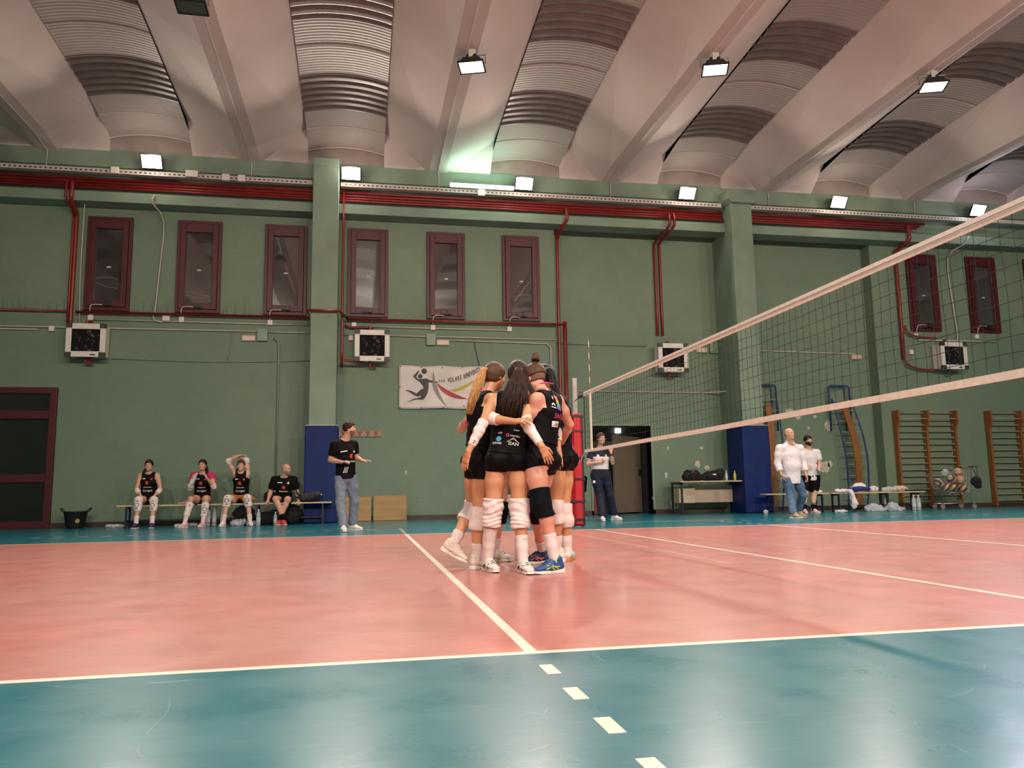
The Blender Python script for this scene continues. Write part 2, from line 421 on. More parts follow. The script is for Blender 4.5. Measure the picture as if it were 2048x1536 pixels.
# ---- windows
M_CRACK = mat('glass_scratch', (.5, .45, .42), .5)
wins = [(-9.62, -8.69), (-7.75, -6.80), (-5.86, -4.92), (-4.0, -3.07), (-2.165, -1.25), (-.34, .58), (10.72, 11.63), (12.57, 13.48), (14.42, 15.33)]
for i, (a, b_) in enumerate(wins):
    w = empty('window_%d' % (i + 1), ((a + b_) / 2, 15, 4.65)); tag(w, kind='structure')
    f = MB(); z0, z1, t = 4.66, 6.78, .07
    f.box(a, a + t, 14.93, 15, z0, z1); f.box(b_ - t, b_, 14.93, 15, z0, z1); f.box(a + t, b_ - t, 14.93, 15, z1 - t, z1); f.box(a + t, b_ - t, 14.93, 15, z0, z0 + t)
    f.build('window_frame', M_BURG, w, local=False, bevel=.004)
    s = MB(); p, q, r, u = a + t + .005, b_ - t - .005, z0 + t + .005, z1 - t - .005; T = .115
    s.box(p, p + T, 14.9, 14.99, r, u); s.box(q - T, q, 14.9, 14.99, r, u); s.box(p + T, q - T, 14.9, 14.99, u - .2, u); s.box(p + T, q - T, 14.9, 14.99, r, r + .14)
    s.build('window_sash', M_BURG, w, local=False, bevel=.006)
    MB().box(p + T, q - T, 14.955, 14.965, r + .14, u - .2).build('window_pane', M_PANE, w, local=False)
    h = MB(); mx_ = (a + b_) / 2; h.box(mx_ - .14, mx_ + .12, 14.86, 14.9, z0 + .10, z0 + .16); h.box(mx_ + .02, mx_ + .1, 14.84, 14.9, z0 + .09, z0 + .2)
    h.build('window_opener', M_BLACK, w, local=False, bevel=.004)
    c = MB(); MB_ = random.Random(i)
    for k in range(2 if i in (0, 1) else 1 if i == 5 else 0):
        zz = z0 + .35 + .4 * MB_.random(); pts = [(p + T + .02 + j * .08, 14.953, zz + .05 * math.sin(j * .55 + k * 2 + i) + .03 * MB_.random()) for j in range(7)]
        c.tube(spline(pts, 3), .0022, 4)
    c.box(mx_ - .04, mx_ + .05, 14.95, 14.955, 5.62, 5.655)
    c.build('cracked_tape_marks', M_CRACK, w, local=False)

# ---- pillars with blue pads
def pillar(x0, x1, cap, n):
    e = empty('wall_pillar_%d' % n, ((x0 + x1) / 2, 14.6, 0)); tag(e, kind='structure')
    m = MB(); m.box(x0, x1, 14.2, 15.4, 0, 7.95)
    if cap: m.prism([(x0 - .0, 7.62), (x0 - .12, 7.72), (x0 - .12, 7.97), (x1 + .12, 7.97), (x1 + .12, 7.72), (x1, 7.62)], 'y', 14.1, 15)
    else: m.box(x0, x1, 14.2, 15, 7.95, 8.15)
    m.build('pillar_shaft', M_BEAMG, e, local=False, bevel=.012)
    return e
pillar(-4.77, -4.20, False, 1); pillar(5.33, 5.88, True, 2)
for nm, x0, x1, lab in (('a', -4.84, -4.15, 'blue vinyl safety pad wrapped round the pillar behind the coach in jeans'), ('b', 5.26, 5.95, 'blue vinyl safety pad on the pillar between the desk and the right benches')):
    e = empty('pillar_pad', ((x0 + x1) / 2, 14.2, 0)); tag(e, lab, 'safety pad')
    m = MB(); m.box(x0, x1, 14.13, 14.198, 0.01, 2.07); m.box(x0, x0 + .068, 14.198, 14.97, .01, 2.07); m.box(x1 - .068, x1, 14.198, 14.97, .01, 2.07)
    m.build('pad_cover', M_BLUE, e, local=False, bevel=.02)
    MB().box(x0 + .002, x1 - .002, 14.125, 14.2, 2.07, 2.085).build('pad_edging', M_WHITEP, e, local=False)

# ---- ceiling: wing beams and barrel vaults
ceil = empty('ceiling', (2, 4, 8.2)); tag(ceil, kind='structure')
PITCHX, C0 = 4.24, -1.93
def zedge(y): return 8.707 + .050 * min(13.9 - y, 12)
def zv(y): return zedge(y) - .04 - max(0., y - 13.0) * .10
def zc(y): return 8.20 - .008 * (13.9 - y)
HW = 1.26; LIP = .13
centres = [C0 + PITCHX * k for k in range(-4, 6)]
def beam_mesh(c):
    m = MB(); ys = [Y0, 4, 10, 13.95]
    rows = []
    for y in ys:
        ze, z0_ = zedge(y), zc(y)
        rows.append([(c - HW, y, ze + LIP), (c - HW, y, ze), (c - .2, y, z0_ + .02), (c, y, z0_), (c + .2, y, z0_ + .02), (c + HW, y, ze), (c + HW, y, ze + LIP)])
    ye = 14.65
    rows.append([(c - HW, ye, 8.75), (c - HW, ye, 8.13), (c - .2, ye, 8.13), (c, ye, 8.13), (c + .2, ye, 8.13), (c + HW, ye, 8.13), (c + HW, ye, 8.75)])
    n = 7; vs_ = [p for r in rows for p in r]; fs_ = []
    for i in range(len(rows) - 1):
        for j in range(n - 1):
            a, b_, c_, d = i * n + j, i * n + j + 1, (i + 1) * n + j + 1, (i + 1) * n + j
            if i == len(rows) - 2 and j == 1: fs_ += [[a, b_, c_], [a, c_, d]]
            elif i == len(rows) - 2 and j == 4: fs_ += [[a, b_, d], [b_, c_, d]]
            else: fs_.append([a, b_, c_, d])
    m.add(vs_, fs_)
    # top closure
    m.add([rows[0][0], rows[0][-1], rows[-2][-1], rows[-2][0], rows[-1][-1], rows[-1][0]], [[0, 1, 2, 3], [3, 2, 4, 5]])
    return m
for c in centres:
    beam_mesh(c).build('ceiling_beam', M_CONC, ceil, local=False)
def vault_section(x0, x1, ya, yb, corr, pitch, drop=0.):
    m = MB(); n = 14; ny = max(2, int((yb - ya) / (pitch / 12 if corr else .6)))
    vs_ = []
    for i in range(ny + 1):
        y = ya + (yb - ya) * i / ny
        off = corr * abs(math.sin(PI * y / pitch)) ** 10 if corr else 0
        for k in range(n + 1):
            t = k / n; s = 4 * t * (1 - t)
            vs_.append((x0 + (x1 - x0) * t, y, zv(y) + .12 * s + off + drop))
    fs_ = [[i * (n + 1) + k, i * (n + 1) + k + 1, (i + 1) * (n + 1) + k + 1, (i + 1) * (n + 1) + k] for i in range(ny) for k in range(n)]
    return m.add(vs_, fs_)
strips = [(11.85, 13.1), (8.85, 10.03), (5.8, 7.0), (2.8, 4.0), (-.2, 1.0), (-3.2, -2.0)]
for k in range(-4, 5):
    a = C0 + PITCHX * k + HW; b_ = C0 + PITCHX * (k + 1) - HW
    y = 14.62; segs = []
    for s0, s1 in strips:
        segs.append((s1, y)); y = s0
    segs.append((Y0, y))
    for q, (ya, yb) in enumerate(segs):
        vault_section(a, b_, ya, yb, 0, 1).build('vault_sheet', M_VAULT, ceil, smooth=True, local=False)
        if q > 0:      # sheet joint line
            pass
    for s0, s1 in strips:
        o = vault_section(a, b_, s0 - .04, s1 + .04, .045, .235, -.012).build('skylight_strip', M_SKY, ceil, smooth=True, local=False)
    # sheet joints and end gable
    jm = MB()
    for yj in (14.58, 13.75, 10.85, 7.9):
        pts = [(a + (b_ - a) * t / 12, yj, zv(yj) + .12 * 4 * (t / 12) * (1 - t / 12) - .006) for t in range(13)]
        jm.tube(pts, .014, 5)
    jm.build('sheet_joint', M_CONC, ceil, local=False)
    gb = MB(); n = 12; top = [(a + (b_ - a) * t / n, zv(14.62) + .01 + .12 * 4 * (t / n) * (1 - t / n)) for t in range(n + 1)]
    pr = [(a, 8.1)] + top + [(b_, 8.1)]
    gb.prism(pr, 'y', 14.62, 14.68)
    gb.build('vault_gable', M_GABLE, ceil, local=False)
roof = MB().box(X0 - .3, X1 + .3, Y0 - .3, 15.6, H, H + .2).build('ceiling_slab', M_CONC, ceil, local=False)

# peeled paint patches (right bay wall)
pp_ = MB(); rp = random.Random(3)
def patch(u, v, wpx, hpx, yy, seed):
    r_ = random.Random(seed); c = W(u, v, yy); sx = wpx / 84.0; sz = hpx / 84.0; n = 11
    ring = [(c[0] + sx * .5 * math.cos(2 * PI * k / n) * (.65 + .5 * r_.random()), c[2] + sz * .5 * math.sin(2 * PI * k / n) * (.65 + .5 * r_.random())) for k in range(n)]
    pp_.prism(ring, 'y', yy - .006, yy + .004)
for i, q in enumerate([(1580, 822, 22, 12), (1597, 835, 14, 10), (1630, 833, 9, 8), (1656, 851, 16, 26), (1617, 856, 6, 8), (1650, 934, 24, 26), (1660, 928, 12, 16), (1336, 896, 6, 8), (1403, 896, 10, 7), (1395, 928, 14, 18), (1414, 935, 12, 12), (1332, 950, 8, 12), (1345, 1008, 12, 16), (1349, 1017, 20, 12), (1306, 996, 4, 6), (1166, 1012, 6, 10)]):
    patch(*q, RY, i)
for i, q in enumerate([(1905, 905, 5, 4), (812, 945, 5, 9)]): patch(*q, 15.0, 50 + i)
tag(pp_.build('trim_2', M_PLASTER), kind='structure')
# ================================================================== WALL SERVICES
def thing_tube(name, pts, r, m, label, cat, group=None, sm=0, n=8):
    if sm: pts = spline(pts, sm)
    o = MB().tube(pts, r, n).build(name, m, smooth=True)
    return tag(o, label, cat, group)

for i, (z, y, r, xe) in enumerate([(7.56, 14.74, .042, 11.2), (7.47, 14.70, .036, 11.0), (7.39, 14.66, .03, 10.9), (7.32, 14.62, .026, 10.7)]):
    o = thing_tube('red_pipe', [(X0 + .02, y, z), (xe, y, z)], r, M_RED,
               ['thick red heating pipe, highest of the four along the girder', 'red heating pipe, second from the top of the four along the girder',
                'red heating pipe, third from the top of the four along the girder', 'thin red heating pipe, lowest of the four along the girder'][i], 'pipe', 'red pipes running along the girder', n=10)
# drops
def drop(x, z1, label, off=.0, r=.034):
    thing_tube('red_pipe', [(x, 14.52, 7.42), (x, 14.47, 7.1), (x + off * .3, 14.55, 6.97), (x + off, 14.9, 6.8), (x + off, 14.93, 6.5), (x + off, 14.93, z1)], r, M_RED, label, 'pipe', 'red pipes dropping to the heaters', sm=4, n=10)
drop(-9.83, 3.75, 'thick red drop pipe left of the leftmost window', -.02, .042)
drop(-9.94, 4.35, 'thinner red drop pipe hugging the thick one at the leftmost window', .03, .026)
def rec_drop(x, off, z1, label, r=.034, yy=15.28):
    thing_tube('red_pipe', [(x, 14.52, 7.42), (x, 14.47, 7.1), (x + off * .5, 14.75, 6.97), (x + off, yy - .02, 6.85), (x + off, yy, 6.6), (x + off, yy, z1)], r, M_RED, label, 'pipe', 'red pipes dropping to the heaters', sm=4, n=10)
rec_drop(3.80, -.10, 4.45, 'red drop pipe into the heater in the recessed bay, left of its pair')
rec_drop(3.93, -.10, 4.45, 'red drop pipe into the heater in the recessed bay, right of its pair')
thing_tube('red_pipe', [(1.18, 14.52, 7.42), (1.18, 14.47, 7.12), (1.12, 14.6, 6.98), (1.05, 14.93, 6.75), (1.03, 14.93, 6.4), (1.03, 14.93, .1)], .04, M_RED, 'long red pipe down the corner of the recess behind the huddle', 'pipe', sm=4, n=10)
thing_tube('red_pipe', [(1.17, 14.90, 4.66), (1.17, 14.90, .1)], .05, M_RED, 'thick dark red pipe beside the long corner pipe behind the huddle', 'pipe', n=10)
drop(10.52, 3.9, 'thick red drop pipe left of the far right windows', -.12, .05)
thing_tube('red_pipe', [(-4.10, 14.6, 7.75), (-4.10, 14.6, 3.75), (-4.05, 14.62, 3.6), (-3.6, 14.75, 3.55)], .03, M_RED, 'red vertical pipe on the right side of the left pillar', 'pipe', sm=3)
# low horizontal line under the windows, stepping round the pillar
thing_tube('red_pipe', [(X0 + .02, 14.94, 4.62), (-9.9, 14.94, 4.62)], .026, M_RED, 'thin red pipe under the soot streaks at the far left', 'pipe')
thing_tube('red_pipe', [(-9.74, 14.88, 4.60), (-4.84, 14.88, 4.60), (-4.84, 14.12, 4.60), (-4.12, 14.12, 4.60), (-4.12, 14.3, 4.60), (-4.0, 14.86, 4.60), (-4.0, 14.86, 4.58), (1.2, 14.86, 4.58)], .03, M_RED, 'red pipe running under six windows and round the pillar', 'pipe')
thing_tube('red_pipe', [(-4.05, 14.9, 4.45), (-3.9, 14.9, 4.40), (-3.45, 14.9, 4.40), (-3.42, 14.85, 4.25)], .026, M_RED, 'short red feed pipe over the heater right of the left pillar', 'pipe', sm=3)
thing_tube('red_pipe', [(-9.85, 14.9, 3.85), (-9.80, 14.88, 3.66), (-9.6, 14.86, 3.60), (-9.3, 14.84, 3.58)], .026, M_RED, 'curved red return pipe under the leftmost heater', 'pipe', sm=4)
thing_tube('red_pipe', [(10.40, 14.9, 4.0), (10.45, 14.88, 3.75), (10.8, 14.86, 3.62), (11.3, 14.84, 3.60)], .026, M_RED, 'curved red return pipe under the far right heater', 'pipe', sm=4)
thing_tube('red_pipe', [(10.52, 14.93, 4.8), (10.56, 14.9, 4.6), (10.8, 14.88, 4.5), (11.35, 14.84, 4.45)], .024, M_RED, 'curved red feed pipe into the top of the far right heater', 'pipe', sm=4)

# cable trays
for k, (a, b_) in enumerate([(X0 + .02, -4.8), (-4.17, 5.2), (6.0, X1 - .02)]):
    e = empty('cable_tray', ((a + b_) / 2, 14.55, 7.66)); tag(e, ['grey cable tray on the girder, left of the left pillar', 'grey cable tray on the girder between the two pillars', 'grey cable tray on the girder, right of the capped pillar'][k], 'cable tray', 'cable trays along the girder')
    m = MB(); m.box(a, b_, 14.46, 14.598, 7.60, 7.612); m.box(a, b_, 14.45, 14.462, 7.60, 7.70)
    m.build('tray_channel', M_WHITEP, e, local=False)
    hm = MB(); x = a + .1
    while x < min(b_, 13) - .1:
        hm.box(x, x + .045, 14.446, 14.4502, 7.635, 7.66); x += .1
    hm.build('tray_slots', M_BLACK, e, local=False)['kind'] = 'stuff'
for (u, v, lab) in [(230, 341, 'small junction box on the tray left of the leftmost floodlight'), (384, 348, 'large junction box on the tray right of the leftmost floodlight'), (452, 355, 'small junction box on the tray, left of the close pair'), (483, 357, 'small junction box on the tray, right of the close pair'), (963, 386, 'junction box hanging under the green-white tube light')]:
    p = W(u, v, 14.42); s = .13 if u == 384 else .08
    tag(MB().box(p[0] - s, p[0] + s, 14.38, 14.448, p[2] - .075, p[2] + .075).build('junction_box', M_WHITE, bevel=.01), lab, 'junction box')

def cable(u, v0, v1, u2, v2, lab):
    a, b_ = W(u, v0, 14.57), W(u, v1, 14.43)
    return a, b_
# thin cables along beam centres with drops to the tray
for k, c in enumerate(centres):
    if k < 1 or k > 7: continue
    y0 = 3.0
    thing_tube('beam_cable', [(c, y0, zc(y0) - .012), (c, 13.9, zc(13.9) - .012), (c, 14.55, 8.11), (c + .02, 14.57, 8.08), (c + .02, 14.57, 7.72)], .014, M_WHITEP,
               'thin cable along the underside of %s' % ['', 'the leftmost ceiling beam', 'the ceiling beam carrying the unlit floodlight', 'the ceiling beam above the huddle', 'the ceiling beam carrying the middle lit floodlight', 'the ceiling beam carrying the rightmost lit roof floodlight', 'the second ceiling beam from the right', 'the rightmost ceiling beam'][k], 'cable', 'cables under the ceiling beams', n=6)

# conduits below the windows
def conduit(pts, lab, r=.017, m=M_WHITEP): return thing_tube('conduit', pts, r, m, lab, 'conduit', 'wall conduits', n=6)
conduit([(-9.5, 14.96, 4.46), (-4.78, 14.96, 4.44)], 'white conduit just under the three left windows')
conduit([(-3.6, 14.96, 4.44), (-.2, 14.96, 4.42)], 'white conduit just under the three middle windows')
conduit([(X0, 14.96, 4.27), (-5.95, 14.96, 4.27)], 'long pale conduit across the left wall at heater height')
conduit([(X0, 14.96, 4.21), (-10.5, 14.96, 4.21)], 'lower pale conduit at the far left')
conduit([(-5.75, 14.96, 4.26), (-4.8, 14.96, 4.26)], 'short conduit from the green box to the left pillar')
conduit([(-4.1, 14.96, 4.24), (1.2, 14.96, 4.22)], 'pale conduit across the middle wall above the banner')
conduit([(-1.9, 14.96, 4.16), (.72, 14.96, 4.12), (.82, 14.96, 4.02), (.82, 14.96, 2.0)], 'conduit bending down behind the huddle to the corner')
conduit([(RX0 + .1, RY - .03, 4.20), (3.4, RY - .03, 4.18)], 'conduit in the recessed bay left of its heater', m=M_GREENBOX)
conduit([(6.1, RY - .03, 4.12), (9.2, RY - .03, 4.08), (9.4, RY - .03, 3.95)], 'conduit in the recessed bay seen through the net')
conduit([(5.35, 14.97, 3.0), (5.0, RY - .03, 3.0), (1.4, RY - .03, 3.02)], 'thin pale conduit above the open doorway')
conduit([(10.9, 14.96, 4.42), (13.3, 14.96, 4.42)], 'white conduit under the far right windows', .024)
conduit([(-5.62, 14.96, 4.12), (-5.52, 14.96, 4.05), (-5.5, 14.96, 3.9), (-5.5, 14.96, .75)], 'vertical green conduit between the seated bald man and the left pillar', .022, M_GREENBOX)
def wire(pts, lab, m=M_WHITEP, r=.012): return thing_tube('wall_cable', pts, r, m, lab, 'cable', n=6, sm=3)
wire([(-8.16, 14.55, 7.2), (-8.2, 14.5, 7.0), (-8.05, 14.93, 6.72), (-8.1, 14.95, 5.6), (-8.15, 14.95, 4.75), (-8.18, 14.95, 4.5), (-8.0, 14.95, 4.42)], 'white cable dropping between the two leftmost windows', r=.018)
wire([(-9.68, 14.85, 7.2), (-9.66, 14.8, 7.0), (-9.70, 14.9, 5.5), (-9.66, 14.9, 4.35)], 'thin pale cable running beside the leftmost red drop pipe')
wire([(12.35, 14.5, 7.2), (12.2, 14.5, 6.98), (12.0, 14.93, 6.7), (12.05, 14.95, 5.4), (12.1, 14.95, 4.5), (11.9, 14.95, 4.42)], 'white cable dropping between the far right windows', r=.018)
wire([(-9.0, 14.97, 3.60), (-6.8, 14.97, 3.56), (-4.8, 14.97, 3.62)], 'dark cable sagging across the wall right of the leftmost heater', M_GREENBOX, .01)
wire([(-6.52, 14.97, 4.25), (-6.55, 14.97, 3.9), (-6.6, 14.97, 3.6)], 'dark cable hanging down near the third window', M_GREENBOX, .008)
wire([(-1.05, 14.97, 4.2), (-1.0, 14.97, 3.9), (-.92, 14.97, 3.56)], 'dark cable hanging above the banner', M_BLACK, .008)
for (u, v, lab) in [(181, 635, 'white junction box under the leftmost window'), (332, 636, 'wide white junction box between the two leftmost windows'), (363, 639, 'white junction box under the second window'), (540, 645, 'white junction box under the third window'), (103, 657, 'white junction box left of the leftmost heater'),
                    (708, 650, 'pink-white junction box above the heater beside the left pillar'), (866, 655, 'white junction box under the fifth window'), (1019, 658, 'white junction box under the sixth window'), (702, 676, 'thermostat box left of the heater beside the left pillar'),
                    (1832, 671, 'white junction box under the far right window, left one'), (1954, 673, 'white junction box under the far right window, right one'), (1823, 704, 'socket box left of the far right heater')]:
    p = W(u, v, 14.95); s = .075 if 'wide' in lab else .055
    tag(MB().box(p[0] - s, p[0] + s, 14.93, 14.999, p[2] - .06, p[2] + .06).build('junction_box', M_WHITE, bevel=.01), lab, 'junction box')
    if 'under the' in lab and 'window' in lab:
        thing_tube('opener_cable', [(p[0], 14.93, p[2] + .05), (p[0], 14.88, p[2] + .2), (p[0] + .06, 14.86, p[2] + .27), (p[0] + .25, 14.86, p[2] + .27)], .013, M_WHITEP, 'short curved cable from the ' + lab.replace('white junction box', 'box'), 'cable', sm=3, n=6)
for (u, v, yy, lab) in [(525, 670, 14.95, 'green metal box at the end of the left conduit'), (862, 679, 14.95, 'green metal box above the banner'), (1427, 696, RY - .05, 'green metal box left of the capped pillar')]:
    p = W(u, v, yy); tag(MB().box(p[0] - .11, p[0] + .11, yy - .04, yy + .049, p[2] - .14, p[2] + .14).build('metal_box', M_GREENBOX, bevel=.008), lab, 'electrical box')
for (u, v, yy, lab) in [(497, 676, 14.94, 'beige emergency lamp beside the left green box'), (886, 685, 14.94, 'beige emergency lamp beside the green box above the banner'), (1404, 700, RY - .06, 'beige emergency lamp right of the heater in the recessed bay'), (1714, 714, RY - .06, 'beige emergency lamp seen through the net')]:
    p = W(u, v, yy); e = empty('emergency_lamp', (p[0], yy, p[2])); tag(e, lab, 'emergency lamp')
    MB().box(-.15, .15, 0, .059, -.065, .065).build('lamp_body', M_BEIGE, e, bevel=.01)
    MB().box(-.13, .13, -.012, .0, -.05, .05).build('lamp_diffuser', mat('diffuser', (.62, .48, .42), .35), e, bevel=.004)

# fan heaters
def heater_front():
    m, nt, b = new_mat('blotchy_heater_grille'); g = NG(nt)
    tc = nt.nodes.new('ShaderNodeTexCoord'); pos = tc.outputs['Object']
    vo = nt.nodes.new('ShaderNodeTexVoronoi'); vo.inputs['Scale'].default_value = 9; nt.links.new(pos, vo.inputs['Vector'])
    f = g.m('MULTIPLY', g.m('LESS_THAN', vo.outputs['Distance'], .38), g.ramp(g.noise(pos, 7, 3, .7, None, 1.5), .5, .62))  # random pale blotches over the dark grille
    c = g.mix(f, (.012, .010, .012), (.13, .12, .10)); nt.links.new(c, b.inputs['Base Color']); b.inputs['Roughness'].default_value = .8; b.inputs['Specular IOR Level'].default_value = .1
    return m
M_GRILLE = heater_front()
def heater(x, z, yy, ang, lab):
    e = empty('fan_heater', (x, yy, z)); tag(e, lab, 'heater', 'fan heaters on the back wall')
    w, h, d = .36, .33, .34
    c = MB(); c.box(-w, w, -d, -.0, -h, h); c.build('casing', M_WHITE, e, bevel=.02)
    f = MB()
    f.box(-w - .03, w + .03, -d - .05, -d, h - .09, h + .03); f.box(-w - .03, w + .03, -d - .05, -d, -h - .03, -h + .09)
    f.box(-w - .03, -w + .08, -d - .05, -d, -h + .09, h - .09); f.box(w - .08, w + .03, -d - .05, -d, -h + .09, h - .09)
    f.build('front_frame', M_WHITE, e, bevel=.008)
    for sx in (-1, 1):
        for sz in (-1, 1):
            x0, x1_ = sorted((sx * (w + .034), sx * (w - .09))); z0, z1_ = sorted((sz * (h + .034), sz * (h - .07)))
            MB().box(x0, x1_, -d - .056, -d + .004, z0, z1_).build('corner_cap', mat('dark_cap', (.03, .04, .035), .5), e)
    MB().box(-w + .08, w - .08, -d - .03, -d - .001, -h + .09, h - .09).build('front_grille', M_GRILLE, e)
    MB().box(.1, .2, -d - .057, -d - .049, -h + .005, -h + .03).build('nameplate', M_BLACK, e)
    v = MB(); v.tube([(-.05, -.2, h), (-.05, -.2, h + .12), (0, -.05, h + .14)], .03, 8); v.tube([(-.05, -.2, -h), (-.05, -.2, -h - .1), (.08, -.12, -h - .14)], .03, 8); v.build('pipe_fitting', M_RED, e)
    br = MB(); br.box(-.2, -.16, -.02, .0, -h, h); br.build('wall_bracket', M_STEEL, e)
    e.rotation_euler = (0, 0, ang); return e
heater(-9.42, 3.93, 14.98, 0, 'leftmost fan heater with blotchy dark grille under the first window')
heater(-3.43, 3.93, 14.98, 0, 'fan heater with blotchy grille right of the left pillar')
heater(3.95, 3.83, RY - .02, -.0, 'fan heater half hidden by the net tape in the recessed bay')
heater(11.65, 3.95, 14.98, -.0, 'far right fan heater seen through the net')

# ================================================================== LAMPS
M_GLOW = emit('floodlight_glow', (1.0, .90, .80), 60)
M_GLOWC = emit('roof_flood_glow', (1.0, .96, .93), 22)
def flood(name, loc, direction, lab, lit=True, watts=WALL_FLOOD_W, col=WARM, glow=None, roof=False, group=None, cat='floodlight'):
    e = empty(name, loc); tag(e, lab, cat, group)
    q = Vector(direction).to_track_quat('-Z', 'Y').to_matrix().to_4x4()
    # lamp head: local -Z is the beam
    hm = MB(); n0 = [(-.21, -.15), (.21, -.15), (.21, .15), (-.21, .15)]; n1 = [(-.13, -.09), (.13, -.09), (.13, .09), (-.13, .09)]
    v = [(x, y, 0) for x, y in n0] + [(x, y, .14) for x, y in n1]
    hm.add(v, [(0, 1, 2, 3), (4, 7, 6, 5), (0, 4, 5, 1), (1, 5, 6, 2), (2, 6, 7, 3), (3, 7, 4, 0)])
    hm.box(-.09, .09, -.08, .08, .14, .2)
    head = hm.build('lamp_housing', M_BLACK, e, xf=q, bevel=.006)
    fr_ = MB(); fr_.box(-.225, .225, -.165, -.14, -.022, .01); fr_.box(-.225, .225, .14, .165, -.022, .01); fr_.box(-.225, -.2, -.14, .14, -.022, .01); fr_.box(.2, .225, -.14, .14, -.022, .01)
    fr_.build('lamp_frame', M_BLACK, e, xf=q)
    MB().box(-.2, .2, -.14, .14, -.012, -.002).build('lamp_glass', glow or M_GLOW, e, xf=q)
    br = MB(); br.tube([(-.235, 0, .05), (-.235, 0, .22), (.235, 0, .22), (.235, 0, .05)], .014, 6); br.build('lamp_bracket', M_STEEL, e, xf=q)
    if roof: MB().box(-.06, .06, -.06, .06, .12, .30).build('mounting_box', M_WHITEP, e, bevel=.005)
    else: MB().tube([(0, 0, .0), (0, .12, -.05), (0, .2, -.12)], .016, 6).build('mounting_arm', M_STEEL, e)
    if lit:
        d = Vector(direction).normalized()
        area_light('floodlight_beam', tuple(d * .05), direction, .38, .26, watts, col, e, spread=math.radians(125))
        if not roof:
            pl = bpy.data.lights.new('floodlight_spill', 'POINT'); pl.energy = 45; pl.color = col; pl.shadow_soft_size = .12
            po = bpy.data.objects.new('floodlight_spill', pl); COL.objects.link(po); po.parent = e; po.location = (0, -.28, .0)
    return e
fx = [-8.2, -3.94, .10, 4.23, 8.39, 12.52]
fl_lab = ['leftmost glowing wall floodlight on the girder', 'glowing wall floodlight just right of the left pillar', 'glowing wall floodlight beside the green-white tube', 'glowing wall floodlight left of the capped pillar', 'glowing wall floodlight right of the capped pillar', 'purplish wall floodlight at the far right above the net tape']
for i, x in enumerate(fx):
    flood('floodlight', (x, 14.30, 7.86), (0, -1, -.72), fl_lab[i], watts=WALL_FLOOD_W, col=WARM if i < 5 else (.95, .85, 1.0), glow=M_GLOW if i < 5 else emit('violet_flood_glow', (.95, .85, 1), 60), group='wall floodlights')
flood('floodlight', (-6.2, 8.35, zc(8) - .30), (0, -.1, -1), 'unlit black roof floodlight at the top left edge', lit=False, glow=M_PANE, roof=True, group='roof floodlights')
for x, y, lab in [(-1.85, 9.35, 'lit roof floodlight on the beam above the huddle'), (2.35, 8.75, 'lit roof floodlight, middle of the three lit ones'), (6.6, 8.65, 'lit roof floodlight, rightmost of the three lit ones')]:
    flood('floodlight', (x, y, zc(y) - .30), (-.05, -.15, -1), lab, watts=ROOF_FLOOD_W, col=COOL, glow=M_GLOWC, roof=True, group='roof floodlights')
for x in (10.8, -10.4):
    flood('floodlight', (x, 8.6, zc(8.6) - .30), (0, -.5, -1), 'roof floodlight beyond the frame, %s end' % ('right' if x > 0 else 'left'), watts=ROOF_FLOOD_W, col=COOL, glow=M_GLOWC, roof=True, group='roof floodlights')
for i, x in enumerate(fx):      # the facing row on the opposite wall, behind the photographer
    flood('floodlight', (x, -6.6, 7.86), (0, 1, -.50), 'wall floodlight %s on the wall behind the photographer' % ['leftmost', 'second', 'third', 'fourth', 'fifth', 'rightmost'][i], watts=NEAR_FLOOD_W, col=WARM, group='floodlights on the opposite wall').rotation_euler = (0, 0, 0)
for k, c in enumerate(centres[2:8:2]):
    flood('floodlight', (c, -.6, zc(0) - .30), (0, .3, -1), 'roof floodlight of the near row under beam %s' % ('ABCDEFGH'[k]), watts=ROOF_FLOOD_W * 1.0, col=COOL, glow=M_GLOWC, roof=True, group='near row roof floodlights')
ft = empty('fluorescent_lamp', (-.9, 14.36, 7.74)); tag(ft, 'long green-white fluorescent tube light on the girder', 'tube light')
MB().box(-.76, .76, .03, .09, -.03, .05).build('lamp_batten', M_WHITE, ft)
MB().tube([(-.76, 0, .02), (.76, 0, .02)], .036, 10).build('lamp_tube', emit('fluorescent_glow', (.72, 1.0, .86), 30), ft, smooth=True)
area_light('tube_beam', (0, -.06, .12), (0, -.35, 1), 1.4, .06, FLUOR_W, (.45, 1.0, .70), ft)
area_light('tube_beam', (0, -.08, -.03), (0, -.6, -1), 1.4, .06, FLUOR_W * .5, (.55, 1.0, .75), ft)

from mathutils.geometry import tessellate_polygon
# ================================================================== BANNER, HOOKS, BOARDS
bn = empty('wall_banner', (-2.81, 14.94, 2.53)); tag(bn, 'white club banner with spiking player figure and curved lettering on the wall', 'banner')
m = MB(); nx, nz = 40, 18; vs_ = []
for j in range(nz + 1):
    for i in range(nx + 1):
        X = 1.98 * i / nx; Z = 1.0 * j / nz
        sag = .012 * math.sin(X * 7 + 1) * (j / nz) ** 3 - .01 * math.sin(X * 5) * (1 - j / nz) ** 3
        rip = .010 * math.sin(X * 5.5 + Z * 4) + .008 * math.sin(X * 11 - Z * 6)
        vs_.append((X, rip, Z + sag))
m.add(vs_, [(j * (nx + 1) + i, j * (nx + 1) + i + 1, (j + 1) * (nx + 1) + i + 1, (j + 1) * (nx + 1) + i) for j in range(nz) for i in range(nx)])
sheet = m.build('banner_sheet', M_BANNER, bn, smooth=True)
so = sheet.modifiers.new('t', 'SOLIDIFY'); so.thickness = .004
def bz(px_, py_): return ((px_ - 185) / 1645 * 1.98, 1 - (py_ - 108) / 830)
def rip_y(X, Z): return .010 * math.sin(X * 5.5 + Z * 4) + .008 * math.sin(X * 11 - Z * 6) - .007
